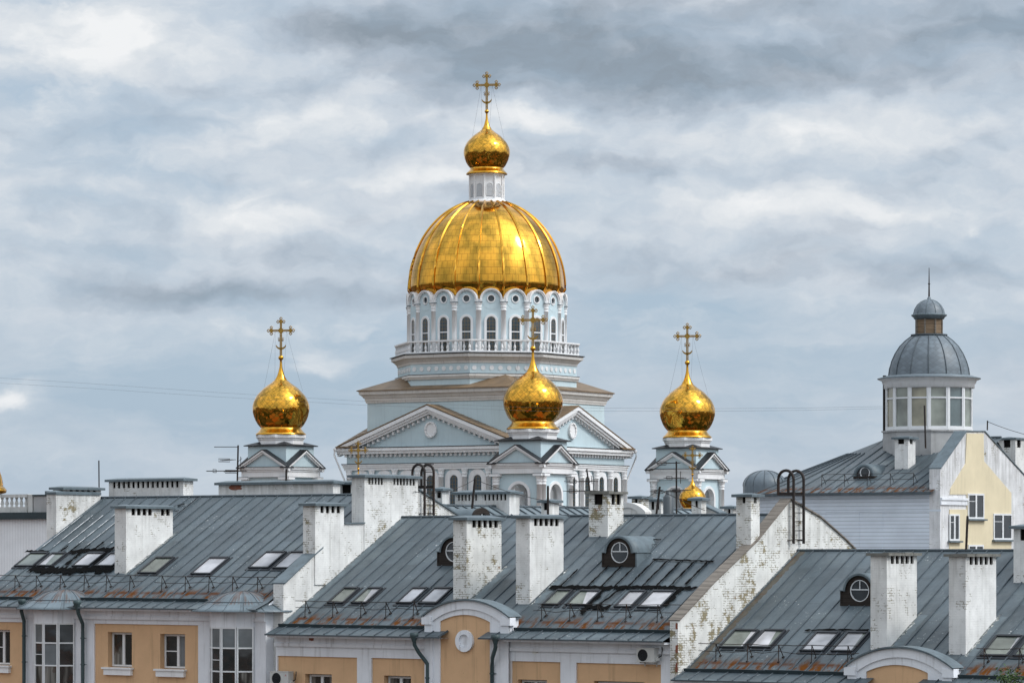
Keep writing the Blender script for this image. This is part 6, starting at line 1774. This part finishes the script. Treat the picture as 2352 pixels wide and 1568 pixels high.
# low gallery tying the belfries to the body
gl = MB()
for sx, sy in ((1, -1), (-1, -1), (1, 1)): 
    x0, x1 = sorted((sx * 9.6, sx * 13.2)); y0, y1 = sorted((sy * 9.6, sy * 13.2)); gl.box(x0, x1, y0, y1, 0, 19.8)
gl.build('link_block', M['blue'], CATH)

# ------------------------------------------------------------------ small chapels with single gilt domes
def chapel(x, y_ball, Y, label, k=.37, kx=.57):
    fr = Frame((x - CX) / FPX * Y, Y, 32.5)
    zb = EYE + (HY - y_ball) / FPX * Y; z0 = zb - (1050 - 420) * U * k
    root = thing('chapel', label, 'chapel', fr, (0, 0, 0), 'small chapels near the cathedral'); OFF[root.name] = (0, 0, 0)
    onion(root, (0, 0, z0), k, 40, 18); cross(root, (0, 0, z0 + (1050 - 402) * U * k), kx)
    m = MB(); m.lathe([(.62, z0 - 1.9), (.62, z0 - .2), (.80, z0 - .18), (.82, z0 + .0), (.5, z0 + .01)], 8, (0, 0, 0), R(22.5), False); m.build('neck', M['trim'], root)
    r = MB(); r.lathe([(3.0, z0 - 3.1), (2.95, z0 - 3.0), (.6, z0 - 1.4)], 4, (0, 0, 0), R(45), False); r.build('roof', M['gold'], root)
    w = MB(); w.box(-1.9, 1.9, -1.9, 1.9, 0, z0 - 3.05); w.build('wall', M['blue'], root)
chapel(1590.5, 1089.5, 258, 'small chapel behind the roofs with a little gilt onion dome and cross')
chapel(823, 1077, 262, 'small chapel hidden by the big firewall chimney except its gilt cross')

def edge_chapel():
    """gilt dome and white wall end showing at the left edge of the view"""
    Y = 190; fr = Frame((-47 - CX) / FPX * Y, Y, 32.5); S = FPX / Y; z = lambda y: EYE + (HY - y) / S
    root = thing('chapel', 'chapel at the left edge showing a slice of its gilt dome', 'chapel', fr, (0, 0, 0), 'small chapels near the cathedral'); OFF[root.name] = (0, 0, 0)
    Rr = 54 / S
    d = MB(); pr = [(Rr, z(1117)), (Rr * .99, z(1108)), (Rr * .93, z(1092)), (Rr * .82, z(1076)), (Rr * .62, z(1062)), (Rr * .35, z(1052)), (.02, z(1048))]
    d.lathe(pr, 40, (0, 0, 0), 0, True, 0, lambda i, j: (j, i)); d.build('dome', M['gold_p'], root)
    b = MB(); b.lathe([(Rr * 1.0, z(1133)), (Rr * 1.13, z(1131)), (Rr * 1.15, z(1125)), (Rr * 1.05, z(1118)), (Rr * .98, z(1116))], 40, (0, 0, 0)); b.build('dome_base', M['gold'], root)
    n = MB(); n.lathe([(Rr * .95, 0), (Rr * .95, z(1133))], 24, (0, 0, 0)); n.build('wall', M['trim'], root)
edge_chapel()
